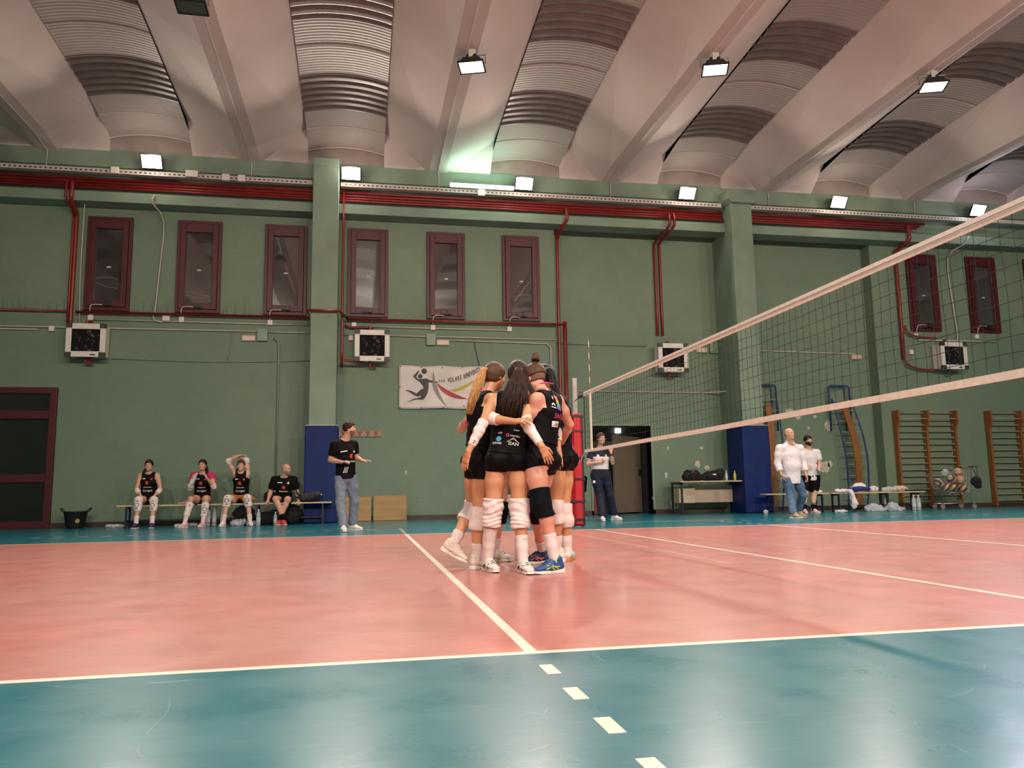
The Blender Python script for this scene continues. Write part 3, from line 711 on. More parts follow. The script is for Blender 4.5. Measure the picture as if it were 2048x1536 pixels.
def flat(polys, name, mt):
    """polys in banner zoom coordinates, split finely in x so they follow the ripples"""
    bm = bmesh.new()
    for p in polys:
        vs2 = [bm.verts.new((bz(*q)[0], 0, bz(*q)[1])) for q in p]
        for t in tessellate_polygon([[Vector((bz(*q)[0], bz(*q)[1], 0)) for q in p]]):
            try: bm.faces.new([vs2[i] for i in t])
            except Exception: pass
    for _ in range(2):
        bmesh.ops.subdivide_edges(bm, edges=[e for e in bm.edges if e.calc_length() > .09], cuts=1)
        bmesh.ops.triangulate(bm, faces=[f for f in bm.faces if len(f.verts) > 3])
    for v in bm.verts: v.co.y = rip_y(v.co.x, v.co.z)
    me = bpy.data.meshes.new(name); bm.to_mesh(me); bm.free()
    return link_mesh(name, me, mt, bn, local=True)
def arc_shape(a, b_, mid1, mid2):
    """blade between two quadratic curves from a to b"""
    r = []
    for t in np.linspace(0, 1, 12): r.append(((1 - t) ** 2 * a[0] + 2 * t * (1 - t) * mid1[0] + t * t * b_[0], (1 - t) ** 2 * a[1] + 2 * t * (1 - t) * mid1[1] + t * t * b_[1]))
    for t in np.linspace(1, 0, 12)[1:-1]: r.append(((1 - t) ** 2 * a[0] + 2 * t * (1 - t) * mid2[0] + t * t * b_[0], (1 - t) ** 2 * a[1] + 2 * t * (1 - t) * mid2[1] + t * t * b_[1]))
    return r
circ = lambda cx, cy, r: [(cx + r * math.cos(t * PI / 12), cy + r * math.sin(t * PI / 12)) for t in range(24)]
body = [(575, 205), (555, 200), (500, 265), (450, 318), (520, 380), (590, 430), (640, 500), (655, 548), (600, 570), (520, 650), (440, 605), (370, 585), (300, 582), (390, 620), (450, 660), (515, 700), (560, 705), (600, 685), (600, 715), (540, 735), (460, 750), (390, 790), (335, 830), (430, 785), (520, 762), (600, 765), (650, 765), (700, 700), (735, 630), (750, 540), (750, 430), (830, 432), (905, 430), (960, 425), (905, 412), (830, 400), (760, 375), (700, 350), (640, 362), (600, 362), (560, 372), (510, 325), (545, 270)]
flat([body, circ(592, 312, 45), circ(670, 210, 55)], 'player_figure', M_INK)
lines_ = []
for k in range(10): lines_.append([(290 + k * 22, 245 + k * 33), (460 + k * 18, 205 + k * 35), (460 + k * 18, 209 + k * 35)])
for k in range(7): lines_.append([(290 + k * 30, 600 + k * 24), (330 + k * 30, 575 + k * 20), (330 + k * 30, 580 + k * 20)])
for k in range(4): lines_.append([(725 - k * 12, 185 + k * 25), (820, 240 + k * 32), (820, 244 + k * 32)])
for k in range(5): lines_.append([(500 + k * 40, 830 - k * 6), (530 + k * 40, 780 - k * 5), (536 + k * 40, 780 - k * 5)])
flat(lines_, 'motion_lines', M_INKG)
flat([arc_shape((853, 190), (1118, 915), (715, 580), (888, 580))], 'grey_blade', M_INKG)
flat([arc_shape((900, 425), (1530, 750), (1042, 772), (1162, 632))], 'red_blade', M_INKR)
flat([arc_shape((1145, 572), (1750, 300), (1352, 704), (1352, 564))], 'yellow_blade', M_INKY)
def text_mesh(txt, size, shear=0., bold=0.0, ext=0.0):
    cu = bpy.data.curves.new('t', 'FONT'); cu.body = txt; cu.size = size; cu.shear = shear; cu.offset = bold; cu.align_x = 'CENTER'; cu.align_y = 'CENTER'; cu.extrude = ext; cu.resolution_u = 3
    o = bpy.data.objects.new('t', cu); COL.objects.link(o)
    dg = bpy.context.evaluated_depsgraph_get(); dg.update()
    me = bpy.data.meshes.new_from_object(o.evaluated_get(dg))
    v = [tuple(x.co) for x in me.vertices]; f = [tuple(p.vertices) for p in me.polygons]
    bpy.data.objects.remove(o); bpy.data.curves.remove(cu); bpy.data.meshes.remove(me)
    return v, f
lt = MB()
def put_letter(ch, px_, py_, hgt, ang):
    v, f = text_mesh(ch, hgt / 830 * 1.38, .12, .004)
    X, Z = bz(px_, py_); ca, sa = math.cos(ang), math.sin(ang)
    vv = []
    for x, y, z in v:
        x *= .50; a = X + x * ca - y * sa * .35; b_ = Z + x * sa + y * 1.0
        vv.append((a, rip_y(a, b_) - .001, b_))
    lt.add(vv, f)
def curve_y(x): # baseline centre of the letters in zoom pixels
    return 385 + (x - 960) * .01 - max(0, x - 1120) ** 1.55 * .0105
word = [('A', 958, 45), ('.', 985, 45), ('S', 1008, 45), ('.', 1030, 45), ('D', 1052, 48), ('.', 1080, 48)]
xs = 1140
for ch in 'VOLARE':
    word.append((ch, xs, 92)); xs += 47
xs += 22
for ch in 'BENEVENTO':
    word.append((ch, xs, 92)); xs += 36.5
for ch, x, h in word:
    sl = -(curve_y(x + 8) - curve_y(x - 8)) / 16
    put_letter(ch, x, curve_y(x) + (8 if h < 60 else 0), h, math.atan(sl))
lt.build('banner_lettering', M_INK, bn)
ey = MB()
for q in [(212, 125), (612, 132), (1018, 138), (1415, 122), (1805, 132), (205, 525), (200, 922), (612, 925), (1033, 918), (1438, 885)]:
    X, Z = bz(*q); ey.lathe([(.004, -.002), (.016, -.002), (.016, .002), (.004, .002)], 10, (0, 0, 0))
    for i in range(len(ey.v) - 40, len(ey.v)):
        x, y, z = ey.v[i]; ey.v[i] = (X + x, rip_y(X, Z) - .004 + z, Z + y)
ey.build('eyelet', M_BLACK, bn)

hk = empty('coat_rack', (-3.6, 14.96, 1.96)); tag(hk, 'wooden wall rack with red hooks behind the coach in jeans', 'coat rack')
MB().box(-.58, .40, -.0, .03, -.075, .065).build('rack_board', mat('rack_wood', (.34, .20, .13), .5), hk, bevel=.006)
for k in range(5):
    x = -.44 + k * .18
    MB().prism([(x - .045, .045), (x - .02, .045), (x, .02), (x + .02, .045), (x + .045, .045), (x + .012, -.01), (x + .010, -.055), (x - .010, -.055), (x - .012, -.01)], 'y', -.03, .0).build('hook', M_RED, hk)
for (x0, x1_, z, lab) in [(-4.08, -3.42, .54, 'plywood board leaning on the wall behind the coach\'s legs'), (-3.37, -2.63, .555, 'wider plywood board leaning on the wall, right of the coach')]:
    o = MB().box(0, x1_ - x0, -.02, .0, 0, z).build('plywood_board', M_PLY, bevel=.004); tag(o, lab, 'board'); o.location = (x0, 14.86, .002); o.rotation_euler = (-math.radians(9), 0, 0)

# ================================================================== NET AND POST
nt_ = empty('volleyball_net', (0, 4.5, 1.24)); tag(nt_, 'volleyball net with white tapes stretched across the court', 'net')
NY0, NY1 = -.35, 9.42
def top_z(y): return 2.235 + .006 * ((y - 4.5) / 4.5) ** 2
def sagx(y, z): return .012 * math.sin(y * 1.7) * (2.24 - z)
m = MB(); ys = np.linspace(NY0, NY1, 60)
def ribbon(m, zf, h, t, ys):
    vs_ = []
    for y in ys:
        z = zf(y); x = sagx(y, z - h / 2)
        vs_ += [(x - t, y, z - h), (x + t, y, z - h), (x + t, y, z), (x - t, y, z)]
    fs_ = []
    for i in range(len(ys) - 1):
        for k in range(4): fs_.append([i * 4 + k, i * 4 + (k + 1) % 4, (i + 1) * 4 + (k + 1) % 4, (i + 1) * 4 + k])
    fs_ += [[3, 2, 1, 0], [len(vs_) - 4 + k for k in range(4)]]
    m.add(vs_, fs_)
ribbon(m, top_z, .07, .006, ys); m.build('top_tape', M_TAPE, nt_, local=False)
m = MB(); ribbon(m, lambda y: top_z(y) - .96, .05, .006, ys); m.build('bottom_tape', M_TAPE, nt_, local=False)
m = MB(); m.tube([(-.012, y, top_z(y) - .035) for y in np.linspace(NY0, NY1, 20)], .003, 5); m.build('tape_stitching', M_INKG, nt_, local=False)
m = MB(); k = 0; y = NY0
while y <= NY1 + .001:
    zs = np.linspace(top_z(y) - .07, top_z(y) - .96, 6); m.tube([(sagx(y, z), y + .006 * math.sin(z * 9 + y * 3), z) for z in zs], .0021, 4); y += .1
for r in range(1, 9):
    m.tube([(sagx(yy, 2), yy, top_z(yy) - .07 - r * .0992 + .004 * math.sin(yy * 8 + r)) for yy in np.linspace(NY0, NY1, 90)], .0021, 4)
m.build('netting', M_NET, nt_, local=False)
m = MB(); m.box(-.004, .004, NY1 - .03, NY1, 1.27, 2.2); m.build('side_band', M_BLACK, nt_, local=False)
m = MB(); m.box(-.026, -.006, 8.955, 9.03, 1.27, 2.17); m.box(-.028, -.005, 8.95, 9.035, 1.24, 1.30); m.build('antenna_sleeve', M_TAPE, nt_, local=False)
m = MB(); m.tube(spline([(0, NY1, 2.20), (0, 9.6, 2.19), (0, 9.95, 2.16)], 3), .008, 6); m.box(-.02, .02, 9.5, 9.7, 2.17, 2.21); m.build('tension_cord', M_BLACK, nt_, local=False)
m = MB(); m.tube([(0, NY1, 1.25), (.0, 9.6, 1.17), (0, 9.7, 1.10), (0, 9.86, 1.06)], .007, 6); m.build('lower_tension_cord', M_TAPE, nt_, local=False)
an = empty('net_antenna', (0, 9, 1.26)); tag(an, 'striped antenna rod rising above the far end of the net', 'antenna')
for k in range(18):
    z0 = 1.24 + .1 * k
    MB().tube([(-.014, 9, z0), (-.014, 9, z0 + .1)], .006, 6).build('antenna_band', M_WHITE if k % 2 else mat('antenna_red', (.33, .12, .07), .4), an, local=False)
ps = empty('net_post', (0, 10.0, 0)); tag(ps, 'steel net post with red padded sleeve strapped in black', 'net post')
MB().box(-.045, .045, 9.95, 10.05, .01, 2.56).build('post_tube', M_STEEL, ps, local=False, bevel=.01)
pd = MB(); n = 10
pd.prism([(-.105, 9.90), (-.06, 9.84), (.05, 9.84), (.095, 9.90), (.095, 10.08), (.05, 10.12), (-.06, 10.12), (-.105, 10.08)], 'z', .03, 1.93)
pd.build('post_padding', M_REDPAD, ps, local=False, bevel=.025)
MB().box(.035, .10, 9.86, 10.1, .02, 1.9).build('padding_side', M_BLACK, ps, local=False, bevel=.01)
for z in (.10, .40, .78, 1.14, 1.60, 1.86): MB().box(-.112, .106, 9.832, 10.13, z, z + .04).build('padding_strap', M_BLACK, ps, local=False)
w_ = MB(); w_.box(.03, .1, 9.9, 10.0, 1.30, 1.46); w_.build('winch', M_STEEL, ps, local=False)
tag(MB().tube([(-.0, 9.83, 1.09), (-.3, 9.83, 1.12)], .012, 6).build('strap_cord', M_BLACK), 'black cord pulled sideways from the red post', 'cord')
MB().lathe([(.12, .001), (.12, .015), (.05, .02)], 16, (0, 10, 0)).build('floor_plate', M_STEEL, ps, local=False)
# ================================================================== SDF TOOLKIT
def nrm(v): v = np.asarray(v, float); return v / (np.linalg.norm(v) + 1e-12)
class Field:
    def __init__(s, lo, hi, h):
        s.h = h; s.lo = np.array(lo, float) - 3 * h; s.n = np.ceil((np.array(hi) + 3 * h - s.lo) / h).astype(int) + 1
        s.f = np.full(s.n, .5, np.float32)
    def block(s, lo, hi):
        i0 = np.clip(np.floor((lo - s.lo) / s.h).astype(int), 0, s.n); i1 = np.clip(np.ceil((hi - s.lo) / s.h).astype(int) + 1, 0, s.n)
        if (i1 <= i0).any(): return None
        ax = [(s.lo[k] + s.h * np.arange(i0[k], i1[k])).astype(np.float32) for k in range(3)]
        return (slice(i0[0], i1[0]), slice(i0[1], i1[1]), slice(i0[2], i1[2])), ax[0][:, None, None], ax[1][None, :, None], ax[2][None, None, :]
    def add(s, prim, infl=0., k=None):
        lo, hi = prim_bounds(prim); kk = prim.get('k', .02) if k is None else k
        mg = infl + kk + 2 * s.h + .01
        b = s.block(lo - mg, hi + mg)
        if b is None: return
        sl, X, Y, Z = b
        d = prim_eval(prim, X, Y, Z) - infl
        a = s.f[sl]
        if prim.get('cut'):
            hh = np.clip(.5 - .5 * (a + d) / kk, 0, 1); s.f[sl] = a * (1 - hh) - d * hh + kk * hh * (1 - hh)
        else:
            hh = np.clip(.5 + .5 * (d - a) / kk, 0, 1); s.f[sl] = d * (1 - hh) + a * hh - kk * hh * (1 - hh)
    def clip(s, fn):
        X = (s.lo[0] + s.h * np.arange(s.n[0])).astype(np.float32)[:, None, None]; Y = (s.lo[1] + s.h * np.arange(s.n[1])).astype(np.float32)[None, :, None]; Z = (s.lo[2] + s.h * np.arange(s.n[2])).astype(np.float32)[None, None, :]
        s.f = np.maximum(s.f, fn(X, Y, Z))
    def disp(s, fn):
        X = (s.lo[0] + s.h * np.arange(s.n[0])).astype(np.float32)[:, None, None]; Y = (s.lo[1] + s.h * np.arange(s.n[1])).astype(np.float32)[None, :, None]; Z = (s.lo[2] + s.h * np.arange(s.n[2])).astype(np.float32)[None, None, :]
        s.f = s.f + fn(X, Y, Z).astype(np.float32)
    def mesh(s, name):
        f = s.f; nx, ny, nz = f.shape; ins = f < 0
        c = np.zeros((nx - 1, ny - 1, nz - 1), np.uint8)
        for a in (0, 1):
            for b in (0, 1):
                for d in (0, 1): c += ins[a:nx - 1 + a, b:ny - 1 + b, d:nz - 1 + d]
        act = np.argwhere((c > 0) & (c < 8))
        idx = -np.ones(c.shape, np.int64); idx[act[:, 0], act[:, 1], act[:, 2]] = np.arange(len(act))
        if len(act) == 0: return bpy.data.meshes.new(name), None, None
        pos = np.zeros((len(act), 3)); cnt = np.zeros(len(act))
        cor = [(a, b, d) for a in (0, 1) for b in (0, 1) for d in (0, 1)]
        val = {q: f[act[:, 0] + q[0], act[:, 1] + q[1], act[:, 2] + q[2]].astype(float) for q in cor}
        for q in cor:
            for ax in range(3):
                if q[ax] == 0:
                    r = list(q); r[ax] = 1; r = tuple(r); a, b = val[q], val[r]; m = (a < 0) != (b < 0)
                    t = np.where(m, a / np.where(m, a - b, 1), 0)
                    for kx in range(3): pos[:, kx] += np.where(m, q[kx] + (t if kx == ax else 0), 0)
                    cnt += m
        V = s.lo + s.h * (act + pos / cnt[:, None])
        quads = []
        for ax in range(3):
            sl0 = [slice(None)] * 3; sl1 = [slice(None)] * 3; sl0[ax] = slice(0, -1); sl1[ax] = slice(1, None)
            A, B = ins[tuple(sl0)], ins[tuple(sl1)]
            e = np.argwhere(A != B); o1, o2 = [k for k in range(3) if k != ax]
            e = e[(e[:, o1] > 0) & (e[:, o2] > 0) & (e[:, o1] < s.n[o1] - 1) & (e[:, o2] < s.n[o2] - 1)]
            fl_ = A[e[:, 0], e[:, 1], e[:, 2]]
            def cell(d1, d2):
                q = e.copy(); q[:, o1] += d1; q[:, o2] += d2; return idx[q[:, 0], q[:, 1], q[:, 2]]
            Q = np.stack([cell(-1, -1), cell(0, -1), cell(0, 0), cell(-1, 0)], 1)
            if ax == 1: fl_ = ~fl_
            Q[~fl_] = Q[~fl_][:, ::-1]
            quads.append(Q)
        Q = np.concatenate(quads); Q = Q[(Q >= 0).all(1)]
        me = bpy.data.meshes.new(name)
        me.vertices.add(len(V)); me.vertices.foreach_set('co', V.astype(np.float32).ravel())
        me.loops.add(4 * len(Q)); me.loops.foreach_set('vertex_index', Q.astype(np.int32).ravel())
        me.polygons.add(len(Q)); me.polygons.foreach_set('loop_start', np.arange(0, 4 * len(Q), 4, dtype=np.int32)); me.polygons.foreach_set('loop_total', np.full(len(Q), 4, np.int32))
        me.update(calc_edges=True); me.validate()
        return me, V, Q

def cap(a, b, ra, rb, k=.02, cut=False): return dict(t='cap', a=np.array(a, float), b=np.array(b, float), ra=ra, rb=rb, k=k, cut=cut)
def ecap(a, b, wa, wb, lat, k=.03):
    """capsule with elliptical section; wa/wb = (half width along lat, half depth)"""
    a = np.array(a, float); b = np.array(b, float); t = nrm(b - a); lat = nrm(np.asarray(lat) - t * np.dot(lat, t)); dep = np.cross(t, lat)
    return dict(t='ecap', a=a, b=b, wa=wa, wb=wb, lat=lat, dep=dep, k=k)
def ell(c, r, B=None, k=.015, cut=False):
    return dict(t='ell', c=np.array(c, float), r=np.array(r, float), B=np.eye(3) if B is None else B, k=k, cut=cut)
def prim_bounds(p):
    if p['t'] == 'ell': R = p['r'].max(); return p['c'] - R, p['c'] + R
    R = max(p['ra'], p['rb']) if p['t'] == 'cap' else max(p['wa'] + p['wb'])
    return np.minimum(p['a'], p['b']) - R, np.maximum(p['a'], p['b']) + R
def prim_eval(p, X, Y, Z):
    if p['t'] == 'ell':
        c, r, B = p['c'], p['r'], p['B']; x, y, z = X - c[0], Y - c[1], Z - c[2]; k0 = 0; k1 = 0
        for i in range(3):
            q = (x * B[i, 0] + y * B[i, 1] + z * B[i, 2]); k0 = k0 + (q / r[i]) ** 2; k1 = k1 + (q / r[i] ** 2) ** 2
        k0 = np.sqrt(k0); return k0 * (k0 - 1) / (np.sqrt(k1) + 1e-9)
    a, b = p['a'], p['b']; d = b - a; L2 = float(d @ d) + 1e-12
    x, y, z = X - a[0], Y - a[1], Z - a[2]
    t = np.clip((x * d[0] + y * d[1] + z * d[2]) / L2, 0, 1)
    x = x - t * d[0]; y = y - t * d[1]; z = z - t * d[2]
    if p['t'] == 'cap': return np.sqrt(x * x + y * y + z * z) - (p['ra'] + (p['rb'] - p['ra']) * t)
    l, e = p['lat'], p['dep']; w = p['wa'][0] + (p['wb'][0] - p['wa'][0]) * t; h = p['wa'][1] + (p['wb'][1] - p['wa'][1]) * t
    u = x * l[0] + y * l[1] + z * l[2]; v = x * e[0] + y * e[1] + z * e[2]; s2 = np.maximum(x * x + y * y + z * z - u * u - v * v, 0)
    mn = np.minimum(w, h); k0 = np.sqrt((u / w) ** 2 + (v / h) ** 2 + s2 / mn ** 2); k1 = np.sqrt((u / w ** 2) ** 2 + (v / h ** 2) ** 2 + s2 / mn ** 4)
    return np.where(k0 > 1e-4, k0 * (k0 - 1) / (k1 + 1e-9), -mn)
def make_field(prims, h, infl=0., pad=.02, k=None):
    lo = np.min([prim_bounds(p)[0] for p in prims], 0) - infl - pad; hi = np.max([prim_bounds(p)[1] for p in prims], 0) + infl + pad
    F = Field(lo, hi, h)
    for p in prims: F.add(p, 0. if p.get('cut') else infl, k)
    return F
def plane(pt, n, k=0.):
    pt = np.asarray(pt, float); n = nrm(n)
    return lambda X, Y, Z: ((X - pt[0]) * n[0] + (Y - pt[1]) * n[1] + (Z - pt[2]) * n[2]).astype(np.float32)
def ball_cut(c, r): return lambda X, Y, Z: (r - np.sqrt((X - c[0]) ** 2 + (Y - c[1]) ** 2 + (Z - c[2]) ** 2)).astype(np.float32)
def wrinkle(a, fx_, fy_, fz_, ph=0): return lambda X, Y, Z: .55 * a * (np.sin(fx_ * X + fy_ * Y + fz_ * .8 * Z + ph + 2.6 * np.sin(14 * X + 11 * Y - 9 * Z + ph) + 1.7 * np.sin(23 * X - 17 * Y + 5 * Z)) + np.sin(fz_ * .7 * X - fy_ * Y + fx_ * Z + 2 * np.sin(19 * X + 6 * Z + ph)))

# ---- materials for people
def skin(name, c):
    m, nt, b = new_mat(name); g = NG(nt); geo = nt.nodes.new('ShaderNodeNewGeometry')
    col = g.mix(g.ramp(g.noise(geo.outputs['Position'], 7, 3), .3, .7), c, (c[0] * .93, c[1] * .84, c[2] * .8))
    nt.links.new(col, b.inputs['Base Color']); b.inputs['Roughness'].default_value = .5
    b.inputs['Subsurface Weight'].default_value = .08; b.inputs['Subsurface Scale'].default_value = .01; b.inputs['Subsurface Radius'].default_value = (1, .35, .2)
    return m
SK_TAN = skin('tanned_skin', (.58, .30, .165)); SK_PINK = skin('rosy_skin', (.66, .33, .24)); SK_MID = skin('medium_skin', (.60, .35, .24)); SK_PALE = skin('pale_skin', (.66, .40, .30))
def hair_mat(name, c, c2=None):
    m, nt, b = new_mat(name); g = NG(nt); tc = nt.nodes.new('ShaderNodeTexCoord')
    n = g.noise(tc.outputs['Object'], 30, 4, .6, (3, 3, .35))
    col = g.mix(g.ramp(n, .35, .7), c, c2 or tuple(q * 2.2 for q in c)); nt.links.new(col, b.inputs['Base Color'])
    b.inputs['Roughness'].default_value = .42; b.inputs['Specular IOR Level'].default_value = .22
    bp = nt.nodes.new('ShaderNodeBump'); bp.inputs['Strength'].default_value = .7; bp.inputs['Distance'].default_value = .006
    nt.links.new(g.noise(tc.outputs['Object'], 60, 3, .6, (3, 3, .3)), bp.inputs['Height']); nt.links.new(bp.outputs[0], b.inputs['Normal'])
    return m
HR_DARK = hair_mat('dark_brown_hair', (.020, .009, .006), (.040, .018, .011)); HR_BLACK = hair_mat('black_hair', (.010, .008, .008)); HR_BROWN = hair_mat('brown_hair', (.055, .026, .014)); HR_BLOND = hair_mat('honey_blond_hair', (.34, .16, .055), (.55, .30, .12))
HR_SHAVE = mat('shaved_nape_hair', (.16, .085, .065), .8, var=.3, scale=80); HR_GREY = mat('grey_stubble', (.22, .17, .15), .8, var=.3, scale=90)
C_BLACK = mat('black_jersey_knit', (.0035, .0035, .004), .7, var=.25, scale=12, bump=.2, bscale=60, spec=.12)
C_SHORT = mat('black_lycra', (.0025, .002, .003), .62, var=.2, scale=14, bump=.12, bscale=40, spec=.12)
C_WHITE = mat('white_elastic_knit', (.72, .62, .60), .85, var=.05, scale=30, bump=.12, bscale=260)
C_WSHIRT = mat('white_shirt_cotton', (.74, .70, .72), .8, var=.04, scale=8, bump=.3, bscale=18)
C_JEANS = mat('light_grey_jeans', (.17, .20, .26), .85, var=.25, scale=7, bump=.3, bscale=50)
C_BJEANS = mat('blue_jeans', (.07, .13, .22), .85, var=.3, scale=7, bump=.3, bscale=50)
C_NAVY = mat('navy_track_fabric', (.005, .008, .028), .8, var=.2, scale=10, bump=.2, bscale=30)
C_PAD = mat('black_knee_pad_knit', (.003, .0035, .006), .85, var=.3, scale=20, bump=.25, bscale=60, spec=.12)
S_WHITE = mat('white_shoe_mesh', (.70, .64, .60), .6, var=.08, scale=20, bump=.3, bscale=60); S_CREAM = mat('cream_shoe_mesh', (.66, .58, .48), .6, var=.1, scale=20, bump=.3, bscale=60)
S_SOLEW = mat('white_rubber', (.72, .70, .66), .5); S_BLUE = mat('blue_shoe_mesh', (.02, .07, .22), .5, var=.2, scale=20, bump=.3, bscale=60); S_NAVY = mat('navy_shoe_mesh', (.012, .018, .07), .5, var=.2, scale=20)
S_PINK = mat('pink_shoe_mesh', (.70, .42, .42), .6, var=.15); S_RED = mat('red_shoe_mesh', (.58, .05, .05), .5, var=.15); S_PURP = mat('purple_shoe_mesh', (.025, .012, .09), .5); S_TAN = mat('tan_shoe_suede', (.40, .30, .20), .7)
INK_W = mat('white_print', (.72, .70, .68), .6); INK_M = mat('magenta_print', (.55, .03, .20), .6); INK_O = mat('orange_print', (.60, .06, .015), .6); INK_K = mat('black_print', (.01, .01, .01), .6); INK_LIME = mat('lime_print', (.50, .62, .05), .5)
INK_CYAN = mat('sky_blue_print', (.08, .32, .60), .6); INK_YEL = mat('yellow_print', (.72, .55, .04), .6); INK_GRN = mat('green_print', (.06, .38, .10), .6); INK_VIO = mat('violet_print', (.20, .10, .50), .6); INK_CORAL = mat('coral_print', (.75, .18, .10), .5); INK_TEAL = mat('teal_print', (.10, .50, .45), .5)
EYE_W = mat('eye_white', (.65, .6, .58), .3); EYE_D = mat('dark_iris', (.02, .012, .01), .2); LIPS = mat('lips', (.42, .12, .10), .5)

def strands(name, parent, guide, n, r0, spread, m, seed=1, taper=.35, wob=.006, flat=1.0, lat=(1, 0, 0)):
    """bundle of tapering strands around a guide; spread = list of radii along the guide"""
    r_ = random.Random(seed); mb = MB(); G = spline(guide, 5); S = np.interp(np.linspace(0, 1, len(G)), np.linspace(0, 1, len(spread)), spread)
    lat = nrm(lat)
    for i in range(n):
        a = 2 * PI * r_.random(); q = math.sqrt(r_.random()); ph = r_.random() * 6; e = int(len(G) * (.72 + .28 * r_.random())) ; pts = []
        for j in range(max(e, 3)):
            if j >= len(G): break
            t = nrm(G[min(j + 1, len(G) - 1)] - G[max(j - 1, 0)]); u = lat - t * np.dot(lat, t); u = nrm(u); v = np.cross(t, u)
            pts.append(G[j] + S[j] * q * (math.cos(a) * u + flat * math.sin(a) * v) + wob * math.sin(j * .9 + ph) * u)
        mb.tube(pts, r0, 5, r2=r0 * taper)
    return mb.build(name, m, parent, smooth=True, local=False)

FEM = dict(thigh=.082, thigh2=.058, knee=.054, calf=.054, ank=.036, upa=.043, elb=.034, fore=.036, wri=.024, neck=.050, pw=.152, pd=.100, ww=.128, wd=.088, cw=.150, cd=.098, sh=.048, butt=.080)
MAL = dict(thigh=.088, thigh2=.062, knee=.058, calf=.056, ank=.040, upa=.054, elb=.041, fore=.044, wri=.029, neck=.060, pw=.152, pd=.112, ww=.150, wd=.112, cw=.172, cd=.118, sh=.050, butt=.090)

def hand_prims(w, d, n, thumb, curl=.35, spread=.12, s=1.0, curls=None):
    """wrist, finger direction, palm normal (palm faces n), thumb side vector sign"""
    d = nrm(d); n = nrm(n - d * np.dot(n, d)); sd = np.cross(d, n) * thumb
    P = [ecap(w, w + d * .03 * s, (.026 * s, .018 * s), (.030 * s, .017 * s), sd, k=.012), ecap(w + d * .03 * s, w + d * .082 * s, (.030 * s, .016 * s), (.038 * s, .013 * s), sd, k=.012)]
    L = [.068, .077, .072, .056]
    for i in range(4):
        o = .030 - .020 * i; b = w + d * (.088 - .004 * abs(i - 1)) * s + sd * o * s
        ang = spread * (1.4 - i); dirn = nrm(d + sd * ang * .6); c = curls[i] if curls else curl * (1 + .12 * i); p = b; r = (.0088 - .0004 * i) * s
        segs = [.45, .30, .25]
        for k_, q in enumerate(segs):
            th = c * (k_ * .9 + .5); v = nrm(dirn * math.cos(th) + n * math.sin(th)); e = p + v * L[i] * q * s
            P.append(cap(p, e, r, r * .93, k=.004)); p = e; r *= .93
    b = w + d * .028 * s + sd * .024 * s + n * .006 * s; v1 = nrm(d * .75 + sd * .75 + n * .25); e1 = b + v1 * .038 * s; v2 = nrm(d * .95 + sd * .3 + n * .3); e2 = e1 + v2 * .032 * s; e3 = e2 + nrm(v2 + n * .2) * .024 * s
    P += [cap(b, e1, .014 * s, .0105 * s, k=.01), cap(e1, e2, .0105 * s, .0095 * s, k=.004), cap(e2, e3, .0095 * s, .008 * s, k=.004)]
    return P

def head_basis(f, up=(0, 0, 1)):
    f = nrm(f); r = nrm(np.cross(f, up)); u = np.cross(r, f); return np.array([r, f, u])   # rows: right, forward, up
def head_prims(c, B, s=1.0, male=False, bald=False):
    r, f, u = B; L = lambda x, y, z: c + s * (r * x + f * y + u * z)
    P = [ell(L(0, -.012, .030), (.074 * s, .094 * s, .086 * s), B, k=.02), ell(L(0, .022, -.035), (.060 * s, .068 * s, .078 * s), B, k=.03),
         ell(L(0, .052, -.083), (.030 * s, .026 * s, .022 * s), B, k=.03), cap(L(-.045, .0, -.06), L(0, .055, -.088), .018 * s, .016 * s, .02), cap(L(.045, .0, -.06), L(0, .055, -.088), .018 * s, .016 * s, .02),
         cap(L(-.034, .070, .022), L(.034, .070, .022), .015 * s, .015 * s, .018), cap(L(0, .082, .010), L(0, .106, -.024), .007 * s, .0095 * s, .010), ell(L(-.010, .094, -.027), (.008 * s,) * 3, B, k=.006), ell(L(.010, .094, -.027), (.008 * s,) * 3, B, k=.006),
         ell(L(-.036, .062, -.022), (.022 * s, .018 * s, .02 * s), B, k=.02), ell(L(.036, .062, -.022), (.022 * s, .018 * s, .02 * s), B, k=.02),
         cap(L(-.016, .078, -.050), L(.016, .078, -.050), .009 * s, .009 * s, .010),
         ell(L(-.030, .092, .004), (.016 * s, .013 * s, .010 * s), B, k=.010, cut=True), ell(L(.030, .092, .004), (.016 * s, .013 * s, .010 * s), B, k=.010, cut=True)]
    for sg in (-1, 1):
        P += [ell(L(.074 * sg, -.006, -.006), (.009 * s, .020 * s, .030 * s), B, k=.006), ell(L(.083 * sg, -.002, -.003), (.006 * s, .010 * s, .017 * s), B, k=.004, cut=True)]
    return P

